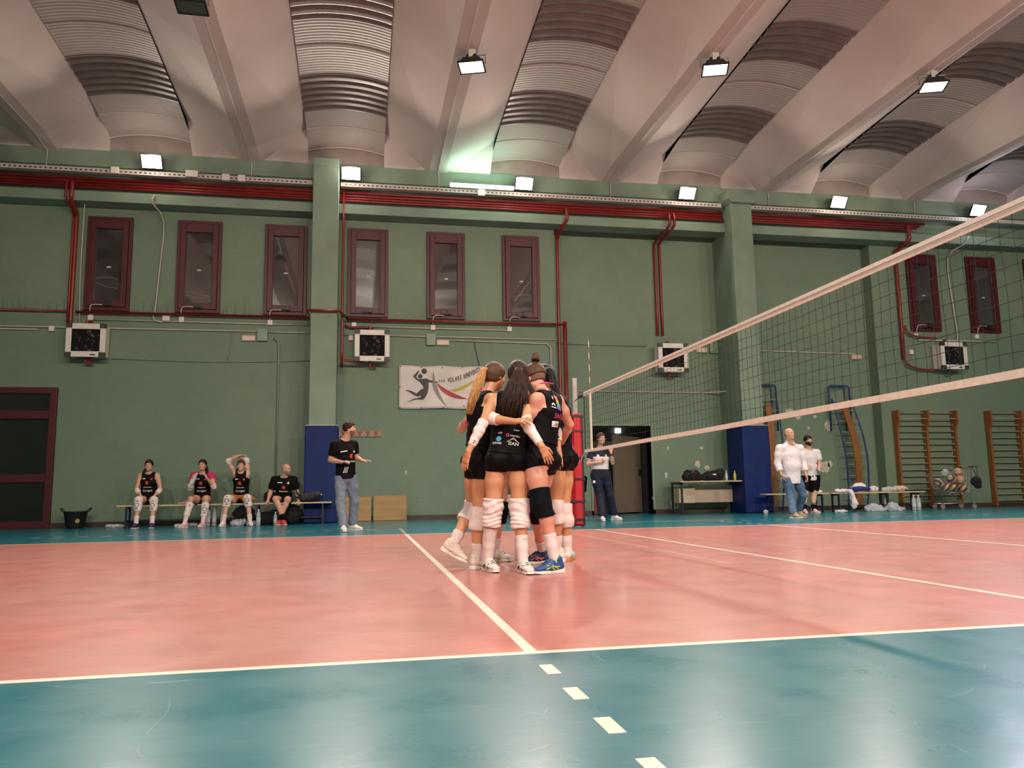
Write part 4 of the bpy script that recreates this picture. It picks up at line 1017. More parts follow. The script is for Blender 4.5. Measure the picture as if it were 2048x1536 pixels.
class Person:
    def __init__(s, label, J, T, h, skin_m, face=(0, -1, 0), face_up=(0, 0, 1), hs=1.0, category='person', group=None, bust=True, hands=None, butt=True, loose=0.):
        s.J = {k: np.array(v, float) for k, v in J.items()}; J = s.J; s.T = T; s.h = h; s.label = label
        base = (J['anL'] + J['anR']) / 2
        s.root = empty('person', (base[0], base[1], 0)); tag(s.root, label, category, group)
        pc = (J['hipL'] + J['hipR']) / 2; s.pc = pc; nk = J['neck']; shc = (J['shL'] + J['shR']) / 2
        latH = nrm(J['hipR'] - J['hipL']); latS = nrm(J['shR'] - J['shL']); up = nrm(nk - pc); s.up = up
        s.fS = nrm(np.cross(up, latS)); s.fH = nrm(np.cross(up, latH)); s.latS, s.latH = latS, latH
        # right x ... : lateral points to the person's right, forward = up x right
        waist = pc + (shc - pc) * .42 + s.fS * .012; chest = pc + (shc - pc) * .80; s.waist = waist; s.chest = chest; s.shc = shc
        hw = np.linalg.norm(J['shR'] - J['shL']) / 2
        P = {}
        P['torso'] = [ecap(pc + up * .0, pc + up * .08, (T['pw'], T['pd']), (T['pw'] * .93, T['pd'] * .92), latH, .03),
                      ecap(pc + up * .06, waist, (T['pw'] * .9, T['pd'] * .9), (T['ww'], T['wd']), latH, .035), ecap(waist, chest, (T['ww'], T['wd']), (T['cw'], T['cd']), latS, .035),
                      ecap(chest, shc - up * .035, (T['cw'], T['cd']), (T['cw'] * .80, T['cd'] * .72), latS, .05)]
        P['shoulder'] = [cap(J['shL'] - up * .01, J['shR'] - up * .01, T['sh'], T['sh'], .05), cap(nk - up * .0, shc + (J['shL'] - shc) * .72, T['neck'] * .8, T['sh'] * .72, .05), cap(nk - up * .0, shc + (J['shR'] - shc) * .72, T['neck'] * .8, T['sh'] * .72, .05)]
        if bust:
            for sg in (-1, 1): P['torso'].append(ell(chest + s.fS * (T['cd'] * .72) + latS * .070 * sg - up * .045, (.064, .052, .062), np.array([latS, s.fS, up]), k=.04))
        if butt:
            for h_, sg in (('hipL', -1), ('hipR', 1)): P['torso'].append(ell(J[h_] - s.fH * .048 - up * .005 - latH * sg * .012, (T['butt'], T['butt'] * .95, T['butt']), None, k=.03))
        hc = J['head']; B = head_basis(face, face_up); s.B = B; s.hs = hs
        P['neck'] = [cap(nk - up * .03, hc + hs * (-B[1] * .018 - B[2] * .055), T['neck'], T['neck'] * .95, .03)]
        P['head'] = head_prims(hc, B, hs)
        for sd in 'LR':
            sh, el, wr = J['sh' + sd], J['el' + sd], J['wr' + sd]; m = sh + (el - sh) * .45; fm = el + (wr - el) * .28
            P['upper' + sd] = [cap(sh, m, T['sh'] * .98, T['upa'], .03), cap(m, el, T['upa'], T['elb'], .03)]
            P['fore' + sd] = [cap(el, fm, T['elb'], T['fore'], .02), cap(fm, wr, T['fore'], T['wri'], .02)]
            hp, kn, an_ = J['hip' + sd], J['kn' + sd], J['an' + sd]; m = hp + (kn - hp) * .45
            P['thigh' + sd] = [cap(hp, m, T['thigh'], T['thigh'] * .92, .03), cap(m, kn, T['thigh'] * .92, T['thigh2'], .03)]
            sf = nrm(kn - an_); bk = nrm(np.cross(np.cross(sf, (kn - hp) + np.array([0, 0, 1e-3])), sf)) if abs(np.dot(nrm(kn - hp), sf)) < .985 else -s.fH
            back = -s.fH if np.dot(bk, s.fH) > -.1 else -s.fH
            cm = kn + (an_ - kn) * .30 + back * .012
            P['calf' + sd] = [cap(kn, cm, T['knee'], T['calf'], .03), cap(cm, an_ + (kn - an_) * .25, T['calf'], T['ank'] * 1.12, .03), cap(an_ + (kn - an_) * .25, an_ - np.array([0, 0, .01]), T['ank'] * 1.12, T['ank'], .02)]
            hd = (hands or {}).get(sd)
            if hd is None: hd = dict(d=wr - el, n=s.fS)
            hd = dict(hd); dd = nrm(hd.pop('d')); nn = np.array(hd.pop('n'), float); th = hd.pop('thumb', 1 if sd == 'R' else -1)
            P['hand' + sd] = hand_prims(wr, dd, nn, th, **hd)
        s.P = P
        allp = [q for k_ in P for q in P[k_]]
        allp = [q for q in allp if not q.get('cut')] + [q for q in allp if q.get('cut')]
        F = make_field(allp, h); me, V, Q = F.mesh('body')
        s.body = link_mesh('body', me, skin_m, s.root, True)
    def cloth(s, name, m, groups, infl, clips=(), wr=None, k=None, extra=(), parent=None, h=None):
        pr = [q for g in groups for q in s.P[g] if not q.get('cut')] + list(extra)
        F = make_field(pr, h or s.h, infl, k=k)
        if wr is not None:
            for w_ in (wr if isinstance(wr, (list, tuple)) else [wr]): F.disp(w_)
        for c in clips: F.clip(c)
        me, V, Q = F.mesh(name)
        o = link_mesh(name, me, m, parent or s.root, True)
        s.last = (V, Q); return o
    # ---- garments
    def band(s, name, m, limb, a, b, infl=.010, wr=None, k=None, parent=None):
        """sleeve on a limb part between fractions a..b of joints (j0 -> j1)"""
        j0, j1, grp = limb; p0, p1 = s.J[j0], s.J[j1]; d = p1 - p0
        return s.cloth(name, m, grp, infl, [plane(p0 + d * a, -d), plane(p0 + d * b, d)], wr, k)
    def mark(s, name, m, geo, origin, size, rot=0., fwd=(0, -1, 0), parent=None):
        bv = BVHTree.FromPolygons([tuple(v) for v in s.last[0]], [tuple(q) for q in s.last[1]]); f = nrm(fwd); rt = nrm(np.cross(f, (0, 0, 1))) * -1.
        return s.decal(name, m, geo, 0, 0, size, False, rot, parent or s.root, (np.array(origin, float), f, rt, np.array([0, 0, 1.])), bv)
    def elbow_band(s, sd, r=.075, infl=.010, shift=0.):
        el, wr = s.J['el' + sd], s.J['wr' + sd]; c = el + (wr - el) * shift
        return s.cloth('elbow_band', C_WHITE, ['upper' + sd, 'fore' + sd], infl, [lambda X, Y, Z: (np.sqrt((X - c[0]) ** 2 + (Y - c[1]) ** 2 + (Z - c[2]) ** 2) - r).astype(np.float32)])
    def sock(s, sd, top=.45, m=None, infl=.006):
        return s.band('sock', m or C_WHITE, ('an' + sd, 'kn' + sd, ['calf' + sd]), -.12, top, infl)
    def knee_pad(s, sd, up=.22, dn=.32, m=None, infl=.016, wrk=True):
        kn, hp, an_ = s.J['kn' + sd], s.J['hip' + sd], s.J['an' + sd]; a = kn + (hp - kn) * up; b = kn + (an_ - kn) * dn
        fw = nrm(np.cross(nrm(hp - kn), s.latH)); fw = fw if np.dot(fw, s.fH) > 0 else -fw
        ex = [ell(kn + fw * .03 + np.array([0, 0, -.01]), (.052, .052, .072), None, k=.03)]
        t0 = nrm(hp - kn); lw = (lambda X, Y, Z: .0032 * np.sin(150 * Z + 9 * X + 5 * np.sin(14 * X + 9 * Y) + 2 * np.sin(31 * Z)) + .0015 * np.sin(80 * X + 60 * Z)) if wrk else None
        return s.cloth('knee_pad', m or C_WHITE, ['thigh' + sd, 'calf' + sd], infl, [plane(a, hp - kn), plane(b, an_ - kn)], lw, None, ex)
    def shorts(s, leg=.30, m=None, infl=.007, top=.16, loose=0., name='shorts'):
        fs_ = []
        for sd in 'LR':
            hp, kn = s.J['hip' + sd], s.J['kn' + sd]; d = kn - hp
            pr = [p for p in s.P['thigh' + sd]]
            fs_.append((pr, plane(hp + d * leg, d)))
        groups = ['torso', 'thighL', 'thighR']; pr = [q for g in groups for q in s.P[g]]
        F = make_field(pr, s.h, infl + loose)
        # crotch-hem: each leg cut by its own plane on its own side of the body
        mid = s.pc; lat = s.latH; (pL, cL), (pR, cR) = fs_
        def cut(X, Y, Z):
            side = (X - mid[0]) * lat[0] + (Y - mid[1]) * lat[1] + (Z - mid[2]) * lat[2]
            return np.where(side < 0, cL(X, Y, Z), cR(X, Y, Z)).astype(np.float32)
        F.disp(wrinkle(.0022, 40, 35, 70, 2)); F.clip(cut); F.clip(plane(s.pc + s.up * top, s.up))
        me, V, Q = F.mesh(name); o = link_mesh(name, me, m or C_SHORT, s.root, True); s.last = (V, Q); return o
    def trousers(s, m, infl=.013, top=.10, hem=.0, name='trousers', flare=.0):
        ex = []
        for sd in 'LR':
            kn, an_ = s.J['kn' + sd], s.J['an' + sd]
            ex.append(cap(kn, an_ + (kn - an_) * .08, s.T['knee'] * 1.0, s.T['ank'] * 1.35 + flare, .03))
        cl = [plane(s.pc + s.up * top, s.up)]
        hemz = min(s.J['anL'][2], s.J['anR'][2])
        def cut(X, Y, Z):
            a, b = s.J['anL'], s.J['anR']; dl = (X - a[0]) ** 2 + (Y - a[1]) ** 2; dr = (X - b[0]) ** 2 + (Y - b[1]) ** 2
            z = np.where(dl < dr, a[2], b[2]) + hem; return (z - Z).astype(np.float32)
        cl.append(cut)
        return s.cloth(name, m, ['torso', 'thighL', 'thighR', 'calfL', 'calfR'], infl, cl, [wrinkle(.0025, 26, 22, 60, 1)], extra=ex)
    def top_garment(s, m, sleeve=None, infl=.012, hem=.03, name='shirt', neckr=None, arm_r=None, wr=.003, collar=False, extra=()):
        """sleeve None = sleeveless jersey; otherwise fraction of the upper arm covered (up to 2 = to the wrist)"""
        J = s.J; groups = ['torso', 'shoulder']; cl = [plane(s.pc - s.up * hem + s.up * 0, -s.up)]
        nr = neckr or s.T['neck'] * 1.55
        cl.append(ball_cut(J['neck'] + s.up * .035 + s.fS * .012, nr))
        if sleeve is None:
            for sd, sg in (('L', -1), ('R', 1)):
                cl.append(ball_cut(J['sh' + sd] + s.latS * sg * (.030) - s.up * .040, arm_r or .078))
                p1_ = plane(s.shc + (J['sh' + sd] - s.shc) * .78, J['sh' + sd] - s.shc); p2_ = plane(J['sh' + sd] - s.up * .075, -s.up)
                cl.append(lambda X, Y, Z, p1_=p1_, p2_=p2_: np.minimum(p1_(X, Y, Z), -p2_(X, Y, Z)).astype(np.float32))
        else:
            groups += ['upperL', 'upperR'] + (['foreL', 'foreR'] if sleeve > 1 else [])
            for sd in 'LR':
                sh, el, wr_ = J['sh' + sd], J['el' + sd], J['wr' + sd]
                if sleeve <= 1:
                    pt = sh + (el - sh) * sleeve; d = nrm(el - sh)
                else: pt = el + (wr_ - el) * (sleeve - 1); d = nrm(wr_ - el)
                R = .10 + infl
                def cut(X, Y, Z, pt=pt, d=d, el=el, sh=sh):
                    ax = (X - pt[0]) * d[0] + (Y - pt[1]) * d[1] + (Z - pt[2]) * d[2]
                    rx, ry, rz = X - pt[0] - ax * d[0], Y - pt[1] - ax * d[1], Z - pt[2] - ax * d[2]
                    rad = np.sqrt(rx * rx + ry * ry + rz * rz)
                    return np.where(rad < R, ax, -1).astype(np.float32)
                cl.append(cut)
        ws = [wrinkle(wr, 24, 20, 48, 1), wrinkle(wr * .6, 55, -40, 25, 4)] if wr else None
        o = s.cloth(name, m, groups, infl, cl, ws, extra=list(extra) + [ecap(s.pc - s.up * (max(hem, 0) * .8 + .02), s.chest, (s.T['pw'] * (.86 if sleeve is None else .96), s.T['pd'] * (.86 if sleeve is None else .98)), (s.T['cw'] * .9, s.T['cd'] * .9), s.latS, k=.03)])
        s.shirt = o; s.shirt_geo = s.last
        s.bvh = BVHTree.FromPolygons([tuple(v) for v in s.last[0]], [tuple(q) for q in s.last[1]])
        return o
    def decal(s, name, m, geo, x, z, size, back=False, rot=0., parent=None, frame=None, bvh=None, lift=.0025):
        """print on the shirt: geo = (verts2d, faces); x to the viewer's right of the body centre, z above the pelvis along the spine"""
        if frame is None:
            o = s.pc + s.up * z; fwd = -s.fS if back else s.fS; rt = np.cross(s.up, fwd)   # viewer's right when looking at that side
            rt = nrm(rt); up = s.up
        else: o, fwd, rt, up = frame; o = o + up * z
        bvh = bvh or s.bvh; ca, sa = math.cos(rot), math.sin(rot); vs_ = []; ok = True
        for v in geo[0]:
            a, b_ = v[0] * size, v[1] * size; a, b_ = a * ca - b_ * sa, a * sa + b_ * ca
            p = o + rt * (x + a) + up * b_; q = p + fwd * .5
            hit = bvh.ray_cast(Vector(q), Vector(-fwd), .9)
            if hit[0] is None: vs_.append(p + fwd * .1); ok = False
            else: vs_.append(np.array(hit[0]) + fwd * lift)
        if not ok: return None
        mb = MB(); mb.add(vs_, [list(f) for f in geo[1]]); return mb.build(name, m, parent or s.shirt, local=False)
    def hair_cap(s, m, n=(0, .75, -.66), c=.030, infl=.011, name='hair', extra=(), lowcut=None):
        hc, B, hs = s.J['head'], s.B, s.hs; L = lambda x, y, z: hc + hs * (B[0] * x + B[1] * y + B[2] * z)
        pr = [ell(L(0, -.012, .030), (.074 * hs, .094 * hs, .086 * hs), B, k=.02), ell(L(0, -.020, -.010), (.066 * hs, .070 * hs, .075 * hs), B, k=.02)] + list(extra)
        nn = B[0] * n[0] + B[1] * n[1] + B[2] * n[2]; F = make_field(pr, min(s.h, .006), infl); F.disp(wrinkle(.0012, 120, 90, 30)); pn_ = plane(hc + nrm(nn) * c * hs, nn); F.disp(lambda X, Y, Z: np.clip((pn_(X, Y, Z) + .028) / .028, 0, 1) ** 1.5 * (infl - .0015)); F.clip(pn_)
        F.clip(plane(L(0, 0, -.065 if lowcut is None else lowcut), -B[2]))
        me, V, Q = F.mesh(name); return link_mesh(name, me, m, s.root, True)
    def face(s, brow=None, lips=True, smile=False):
        hc, B, hs = s.J['head'], s.B, s.hs; L = lambda x, y, z: hc + hs * (B[0] * x + B[1] * y + B[2] * z)
        for sg in (-1, 1):
            e = MB(); e.sphere((0, 0, 0), .0110 * hs, 12, 8); o = e.build('eye', EYE_W, s.root, True, local=False, xf=Matrix.Translation(L(.030 * sg, .0755, .003)))
            i_ = MB(); i_.sphere((0, 0, 0), .0074 * hs, 10, 6); i_.build('iris', EYE_D, o, True, local=False, xf=Matrix.Translation(L(.030 * sg, .0815, .003)))
        if brow:
            for sg in (-1, 1): MB().tube([L(.014 * sg, .089, .020), L(.030 * sg, .088, .026), L(.046 * sg, .078, .021)], .0042 * hs, 6).build('eyebrow', brow, s.root, True, local=False)
        if lips:
            z = -.050; c = .004 if smile else 0
            MB().tube([L(-.021, .078, z + c), L(0, .0875, z), L(.021, .078, z + c)], .0052 * hs, 6).build('lips', LIPS, s.root, True, local=False)
    def beard(s, m, infl=.007):
        hc, B, hs = s.J['head'], s.B, s.hs; L = lambda x, y, z: hc + hs * (B[0] * x + B[1] * y + B[2] * z)
        pr = [q for q in head_prims(hc, B, hs)[1:5]]
        F = make_field(pr, min(s.h, .006), infl * hs); F.clip(plane(L(0, .0, -.036), B[2] - B[1] * .15)); F.clip(plane(L(0, -.02, 0), -B[1]))
        F.clip(ball_cut(L(0, .095, -.045), .018 * hs))
        me, V, Q = F.mesh('beard'); return link_mesh('beard', me, m, s.root, True)
    def shoe(s, sd, d, m, sole=None, side=None, laces=None, pitch=0., size=1.0, accent=None, roll=None):
        """d = toe direction in the ground plane; pitch = heel lift angle (rotation about the toes)"""
        an_ = s.J['an' + sd]; d = nrm(np.array([d[0], d[1], 0])); z = np.array([0, 0, 1.0]); lat = np.cross(d, z)
        d2 = d * math.cos(pitch) - z * math.sin(pitch); u = np.cross(lat, d2); u = u if u[2] > 0 else -u
        o = an_ - u * .085 * size     # sole level under the ankle
        if pitch == 0 and s.ground.get(sd, True): o = np.array([an_[0], an_[1], 0.0])
        Lc = lambda x, y, q: o + size * (d2 * x + lat * y + u * q)
        h = min(s.h, .006)
        pr = [ecap(Lc(-.035, 0, .050), Lc(.06, 0, .048), (.036 * size, .036 * size), (.043 * size, .036 * size), lat, .03), ecap(Lc(.06, 0, .045), Lc(.155, 0, .034), (.044 * size, .034 * size), (.036 * size, .022 * size), lat, .03),
              cap(Lc(-.022, 0, .060), Lc(-.012, 0, .095), .040 * size, .043 * size, .02), cap(Lc(-.052, 0, .085), Lc(-.055, 0, .105), .010 * size, .008 * size, .015), cap(Lc(.03, 0, .085), Lc(.05, 0, .088), .026 * size, .018 * size, .03)]
        F = make_field(pr, h); F.clip(plane(Lc(0, 0, .014), -u)); me, V, Q = F.mesh('shoe')
        so_ = link_mesh('shoe', me, m, s.root, True)
        prof = [(-.078, .0), (-.070, -.030), (-.03, -.038), (.03, -.036), (.08, -.046), (.13, -.044), (.175, -.026), (.192, .0), (.178, .028), (.13, .040), (.08, .038), (.03, .032), (-.03, .036), (-.070, .030)]
        mb = MB(); top = .024; vs_ = []
        for q in (0.0005, .012, top):
            g = 1.0 if q < .02 else .97
            for x, y in prof: vs_.append(Lc(x * g, y * g, q + (.008 if (x > .15 and q < .001) else 0) + (.01 * max(0, -x / .08) if q == top else 0)))
        n = len(prof); fs_ = [list(range(n))[::-1], [2 * n + i for i in range(n)]] + [[k * n + i, k * n + (i + 1) % n, (k + 1) * n + (i + 1) % n, (k + 1) * n + i] for k in (0, 1) for i in range(n)]
        mb.add(vs_, fs_); mb.build('sole', sole or S_SOLEW, so_, local=False, bevel=.005)
        if laces:
            lm = MB()
            for i in range(4):
                x = .035 + .022 * i; zz = .112 - .011 * i
                lm.tube([Lc(x, -.024, zz - .012), Lc(x + .004, 0, zz), Lc(x, .024, zz - .012)], .0034 * size, 5)
            lm.build('laces', laces, so_, local=False)
        if accent:
            am = MB()
            for sg in (-1, 1):
                for (x0, z0, x1_, z1_) in ((.0, .035, .07, .075), (.03, .032, .095, .068)):
                    w_ = .046
                    am.tube([Lc(x0, sg * (w_ - .001), z0), Lc((x0 + x1_) / 2, sg * (w_ + .001), (z0 + z1_) / 2), Lc(x1_, sg * (w_ - .012), z1_)], .0042, 5)
                am.tube([Lc(.10, sg * .046, .035), Lc(.05, sg * .047, .052), Lc(-.02, sg * .040, .05)], .0042, 5)
            am.build('shoe_stripes', accent, so_, local=False)
        return so_
    ground = {}

def star_geo(k=1.0):      # flower/leaf like emblem
    v = [(0, 0)]; n = 14
    for i in range(n):
        r = (.5 if i % 2 == 0 else .26) * k * (1.15 if i % 4 == 0 else .9); a = PI / 2 + 2 * PI * i / n; v.append((r * math.cos(a), r * math.sin(a)))
    return v, [(0, i + 1, (i + 1) % n + 1) for i in range(n)]
def rect_geo(w, h_, nx=6):
    v = [(w * (i / nx - .5), h_ * (j - .5)) for j in (0, 1) for i in range(nx + 1)]
    return v, [(i, i + 1, nx + 2 + i, nx + 1 + i) for i in range(nx)]
_tc = {}
def txt(t):
    if t not in _tc: _tc[t] = text_mesh(t, 1.0, 0, .012)
    return _tc[t]
def ring_geo(r0, r1, a0=0, a1=2 * PI, n=14):
    v = []; f = []
    for i in range(n + 1):
        a = a0 + (a1 - a0) * i / n; v += [(r0 * math.cos(a), r0 * math.sin(a)), (r1 * math.cos(a), r1 * math.sin(a))]
    for i in range(n): f.append((2 * i, 2 * i + 1, 2 * i + 3, 2 * i + 2))
    return v, f
# ================================================================== PEOPLE
def PX(**k): return {n: W(*q) for n, q in k.items()}
HN, HF = .0065, .0085
GRP = None
# ---- huddle -------------------------------------------------------
def shirt_back_prints(p, words, side_back=True):
    pass

# player B: centre, back to the camera
B_ = Person('volleyball player in the middle of the huddle, back turned, long dark ponytail, white arm sleeves',
    PX(head=(1036, 751, 3.24), neck=(1032, 791, 3.14), shL=(988, 799, 3.2), shR=(1062, 797, 3.10), elL=(966, 846, 3.0), wrL=(937, 903, 2.98), elR=(1050, 844, 2.88), wrR=(1083, 892, 2.74),
       hipL=(992, 921, 3.10), hipR=(1037, 921, 3.05), knL=(986, 1014, 3.12), knR=(1039, 1014, 3.04), anL=(976, 1117, 3.2), anR=(1046, 1121, 2.97)), FEM, HN, SK_TAN, face=(.1, .9, -.32),
    hands=dict(L=dict(d=W(926, 942, 3.02) - W(937, 903, 2.98), n=(.8, .6, 0), curl=.12, spread=.03), R=dict(d=W(1101, 926, 2.76) - W(1083, 892, 2.74), n=(-.3, .9, .2), curl=.15, spread=.10)))
B_.top_garment(C_BLACK, None, .014, hem=-.035, name='jersey'); B_.shorts(.24, C_SHORT)
B_.band('arm_sleeve', C_WHITE, ('elL', 'wrL', ['upperL', 'foreL']), -.10, .80, .006, wrinkle(.0025, 70, 60, 120)); B_.mark('sleeve_lettering', INK_K, txt('A.JJ'), W(947, 884, 2.98), .022, 1.1); B_.band('arm_sleeve', C_WHITE, ('elR', 'wrR', ['upperR', 'foreR']), -.16, .90, .006, wrinkle(.0012, 70, 60, 120))
for sd in 'LR':
    B_.knee_pad(sd, .18, .36 if sd == 'L' else .42, infl=.019)
SW_ = ([(-.5, .1), (-.3, -.15), (.5, .3), (-.25, .0)], [(0, 1, 2, 3)])
B_.sock('L', .62); B_.mark('check_mark', INK_K, SW_, W(973, 1056, 3.1), .05); B_.sock('R', .46); B_.mark('check_mark', INK_K, SW_, W(1051, 1078, 2.95), .035)
B_.shoe('L', (.25, -.95), S_WHITE, S_SOLEW, laces=INK_K, accent=INK_K, size=.98); B_.shoe('R', (.15, -.95), S_WHITE, S_SOLEW, laces=INK_K, accent=INK_K, size=.98)
B_.hair_cap(HR_DARK, c=.045, infl=.013)
hb = B_.J['head']
strands('ponytail', B_.root, [W(1037, 735, 3.14), W(1037, 742, 3.07), W(1035, 768, 3.01), W(1028, 805, 2.975), W(1022, 846, 2.97)], 260, .0085, [.014, .028, .080, .125, .085], HR_DARK, 3, flat=.22, wob=.004, taper=.15)
strands('loose_hair', B_.root, [W(1048, 745, 3.08), W(1060, 775, 3.0), W(1070, 800, 2.95), W(1066, 815, 2.93)], 22, .006, [.01, .02, .014, .006], HR_DARK, 5, flat=.4)
MB().lathe([(.018, -.008), (.024, -.008), (.024, .008), (.018, .008)], 14).build('hair_tie', INK_K, B_.root, local=False, xf=Matrix.Translation(W(1037, 738, 3.11)))
B_.decal('emblem', INK_O, star_geo(), -.02, .46, .07, True); B_.decal('number_print', INK_YEL, rect_geo(1, .5), .0, .43, .05, True)
B_.decal('emblem', INK_GRN, rect_geo(1, .4), .02, .40, .05, True)
B_.decal('sponsor_print', INK_W, txt('ISAN'), .05, .118, .038, True); B_.decal('roof_print', INK_W, ([(-.6, -.1), (0, .35), (.6, -.1), (.52, -.1), (0, .25), (-.52, -.1)], [(0, 1, 4, 5), (1, 2, 3, 4)]), .045, .138, .085, True)
B_.decal('sponsor_print', INK_CYAN, ring_geo(.0, .5), -.075, .15, .045, True); B_.decal('sponsor_print', INK_W, txt('SERVIZI'), -.085, .112, .024, True)
B_.decal('sponsor_print', INK_W, txt('martitz'), .055, .185, .026, True); B_.decal('sponsor_print', INK_M, ring_geo(.25, .5), -.005, .185, .03, True); B_.decal('sponsor_print', INK_W, txt('gruppo'), .06, .235, .016, True)
B_.decal('sponsor_print', INK_W, txt('cafe'), -.07, .20, .022, True)

# player A: left, facing right, blond ponytail
A_ = Person('volleyball player on the left of the huddle, blond ponytail, forearm across her teammate\'s back',
    PX(head=(990, 753, 3.5), neck=(972, 793, 3.46), shL=(950, 799, 3.6), shR=(984, 798, 3.33), elR=(984, 838, 3.05), wrR=(1030, 843, 2.86), elL=(968, 850, 3.85), wrL=(1000, 845, 3.98),
       hipL=(949, 922, 3.52), hipR=(964, 922, 3.36), knL=(946, 1017, 3.62), knR=(959, 1028, 3.38), anL=(905, 1089, 3.50), anR=(953, 1112, 3.40)), dict(FEM, pw=.140, butt=.074), HN, SK_TAN, face=(.80, .52, -.22),
    hands=dict(R=dict(d=W(1060, 838, 2.74) - W(1030, 843, 2.86), n=(.2, .6, -.75), curl=.4, spread=.10), L=dict(d=(1, 0, 0), n=(0, -1, 0))))
A_.top_garment(C_BLACK, None, .012, hem=-.12, name='jersey'); A_.shorts(.34, C_SHORT)
A_.elbow_band('R', .068, .009, .05); A_.mark('band_logo', INK_K, ring_geo(0, .5), W(983, 816, 3.0), .018)
A_.knee_pad('L', .17, .38, infl=.015, wrk=False); A_.knee_pad('R', .14, .38, infl=.014, wrk=False); A_.sock('L', .34); A_.sock('R', .30)
A_.ground = {'L': False}
A_.shoe('L', (1, -.25), S_CREAM, S_SOLEW, laces=C_WHITE, accent=INK_W, pitch=.50, size=.98); A_.shoe('R', (.5, .6), S_CREAM, S_SOLEW, laces=C_WHITE, accent=INK_W, size=.98)
A_.hair_cap(HR_BROWN, c=.040, infl=.011); A_.face(None)
strands('ponytail', A_.root, [W(975, 740, 3.45), W(968, 739, 3.42), W(958, 765, 3.37), W(945, 800, 3.35), W(937, 836, 3.35)], 110, .0065, [.012, .018, .040, .040, .022], HR_BLOND, 4, flat=.6, wob=.004)
A_.decal('name_print', INK_M, txt('SWEL'), -.10, .36, .06, True); A_.decal('name_print', INK_M, txt('OTB'), -.08, .30, .05, True); A_.decal('sponsor_print', INK_W, txt('R'), -.085, .45, .05, True); A_.decal('sponsor_print', INK_W, ring_geo(.3, .5), -.115, .295, .03, True)
MB().tube([W(963, 776, 3.34), W(968, 782, 3.33)], .005, 6).build('collar_edge', INK_M, A_.root, local=False)

# player C: right, high bun
C_ = Person('tall volleyball player with a high bun, black knee pads and blue shoes',
    PX(head=(1069, 757, 3.14), neck=(1087, 788, 3.08), shL=(1073, 797, 2.95), shR=(1115, 801, 3.2), elL=(1062, 856, 3.04), wrL=(1040, 852, 3.32), elR=(1139, 849, 3.30), wrR=(1124, 884, 3.48),
       hipL=(1068, 922, 2.98), hipR=(1096, 922, 3.10), knL=(1083, 1004, 2.90), knR=(1066, 1012, 3.28), anL=(1110, 1120, 2.88), anR=(1084, 1097, 3.66)), dict(FEM, upa=.048, thigh=.088, pw=.140, butt=.074), HN, SK_PINK, face=(-.5, .75, -.38),
    hands=dict(L=dict(d=(-1, .3, 0), n=(0, -1, 0)), R=dict(d=(-.8, .5, .1), n=(0, -1, 0))))
C_.top_garment(C_BLACK, None, .012, hem=-.13, name='jersey'); C_.shorts(.20, C_SHORT)
C_.knee_pad('L', .30, .26, C_PAD, .017, wrk=False); C_.mark('pad_lettering', INK_W, rect_geo(1, .3), W(1067, 993, 2.8), .035, .4); C_.knee_pad('R', .22, .26, C_PAD, .017, wrk=False); C_.sock('L', .45); C_.mark('check_mark', INK_K, SW_, W(1111, 1073, 2.85), .03); C_.sock('R', .22)
C_.shoe('L', (-1, -.30), S_BLUE, S_SOLEW, laces=INK_K, accent=INK_LIME, size=1.05); C_.shoe('R', (-1, .25), S_NAVY, S_SOLEW, laces=INK_K, accent=INK_CORAL, size=1.02)
C_.hair_cap(HR_BROWN, c=.035, infl=.014, lowcut=.000); C_.hair_cap(HR_SHAVE, c=.030, infl=.004, name='shaved_nape', lowcut=-.045); C_.face(None)
bc = W(1071, 713, 3.12); bm_ = MB()
for i in range(9):
    a = i * .7; ax = nrm([math.sin(a) * .5, math.cos(a * 1.3) * .5, 1]); u_ = nrm(np.cross(ax, [1, .2, 0])); v_ = np.cross(ax, u_); r0 = .026 - .0016 * i; zz = -.026 + .0062 * i
    bm_.tube([bc + u_ * r0 * math.cos(t) + v_ * r0 * math.sin(t) + np.array([0, 0, zz]) for t in np.linspace(0, 2 * PI, 15)[:-1]], .0125, 7, True)
bm_.sphere(bc, .032, 12, 8); bm_.tube([W(1069, 722, 3.13), W(1071, 733, 3.15)], .022, 8)
bm_.build('hair_bun', HR_BROWN, C_.root, smooth=True, local=False)
C_.decal('name_print', INK_M, txt('SWEL'), .03, .36, .058, True, .05); C_.decal('sponsor_print', INK_W, rect_geo(1, .55), .0, .295, .085, True, .1); C_.decal('sponsor_lettering', INK_K, txt('CIESS'), .0, .29, .03, True, .1, lift=.005)
for i, (m_, zz) in enumerate([(INK_CORAL, .525), (INK_O, .505), (INK_YEL, .485), (INK_GRN, .465), (INK_CYAN, .445), (INK_VIO, .425)]):
    C_.decal('rainbow_number', m_, rect_geo(1, .42), .02, zz, .045 + .01 * (i % 2), True, -.25)
C_.decal('sponsor_print', INK_W, ring_geo(.25, .5, 0, PI), -.045, .44, .045, True); C_.decal('sponsor_print', INK_W, rect_geo(1, .12), -.045, .425, .06, True)
C_.decal('club_print', INK_W, txt('VB'), .02, .555, .04, True, -.5); C_.decal('club_print', INK_W, txt('F'), -.035, .505, .04, True)
MB().tube(spline([W(1078, 768, 2.99), W(1092, 765, 2.98), W(1106, 768, 3.02)], 4), .006, 6).build('collar_edge', INK_M, C_.root, local=False)
# knee pad lettering
kp = [o for o in bpy.data.objects if o.name.startswith('knee_pad') and o.parent == C_.root][0]

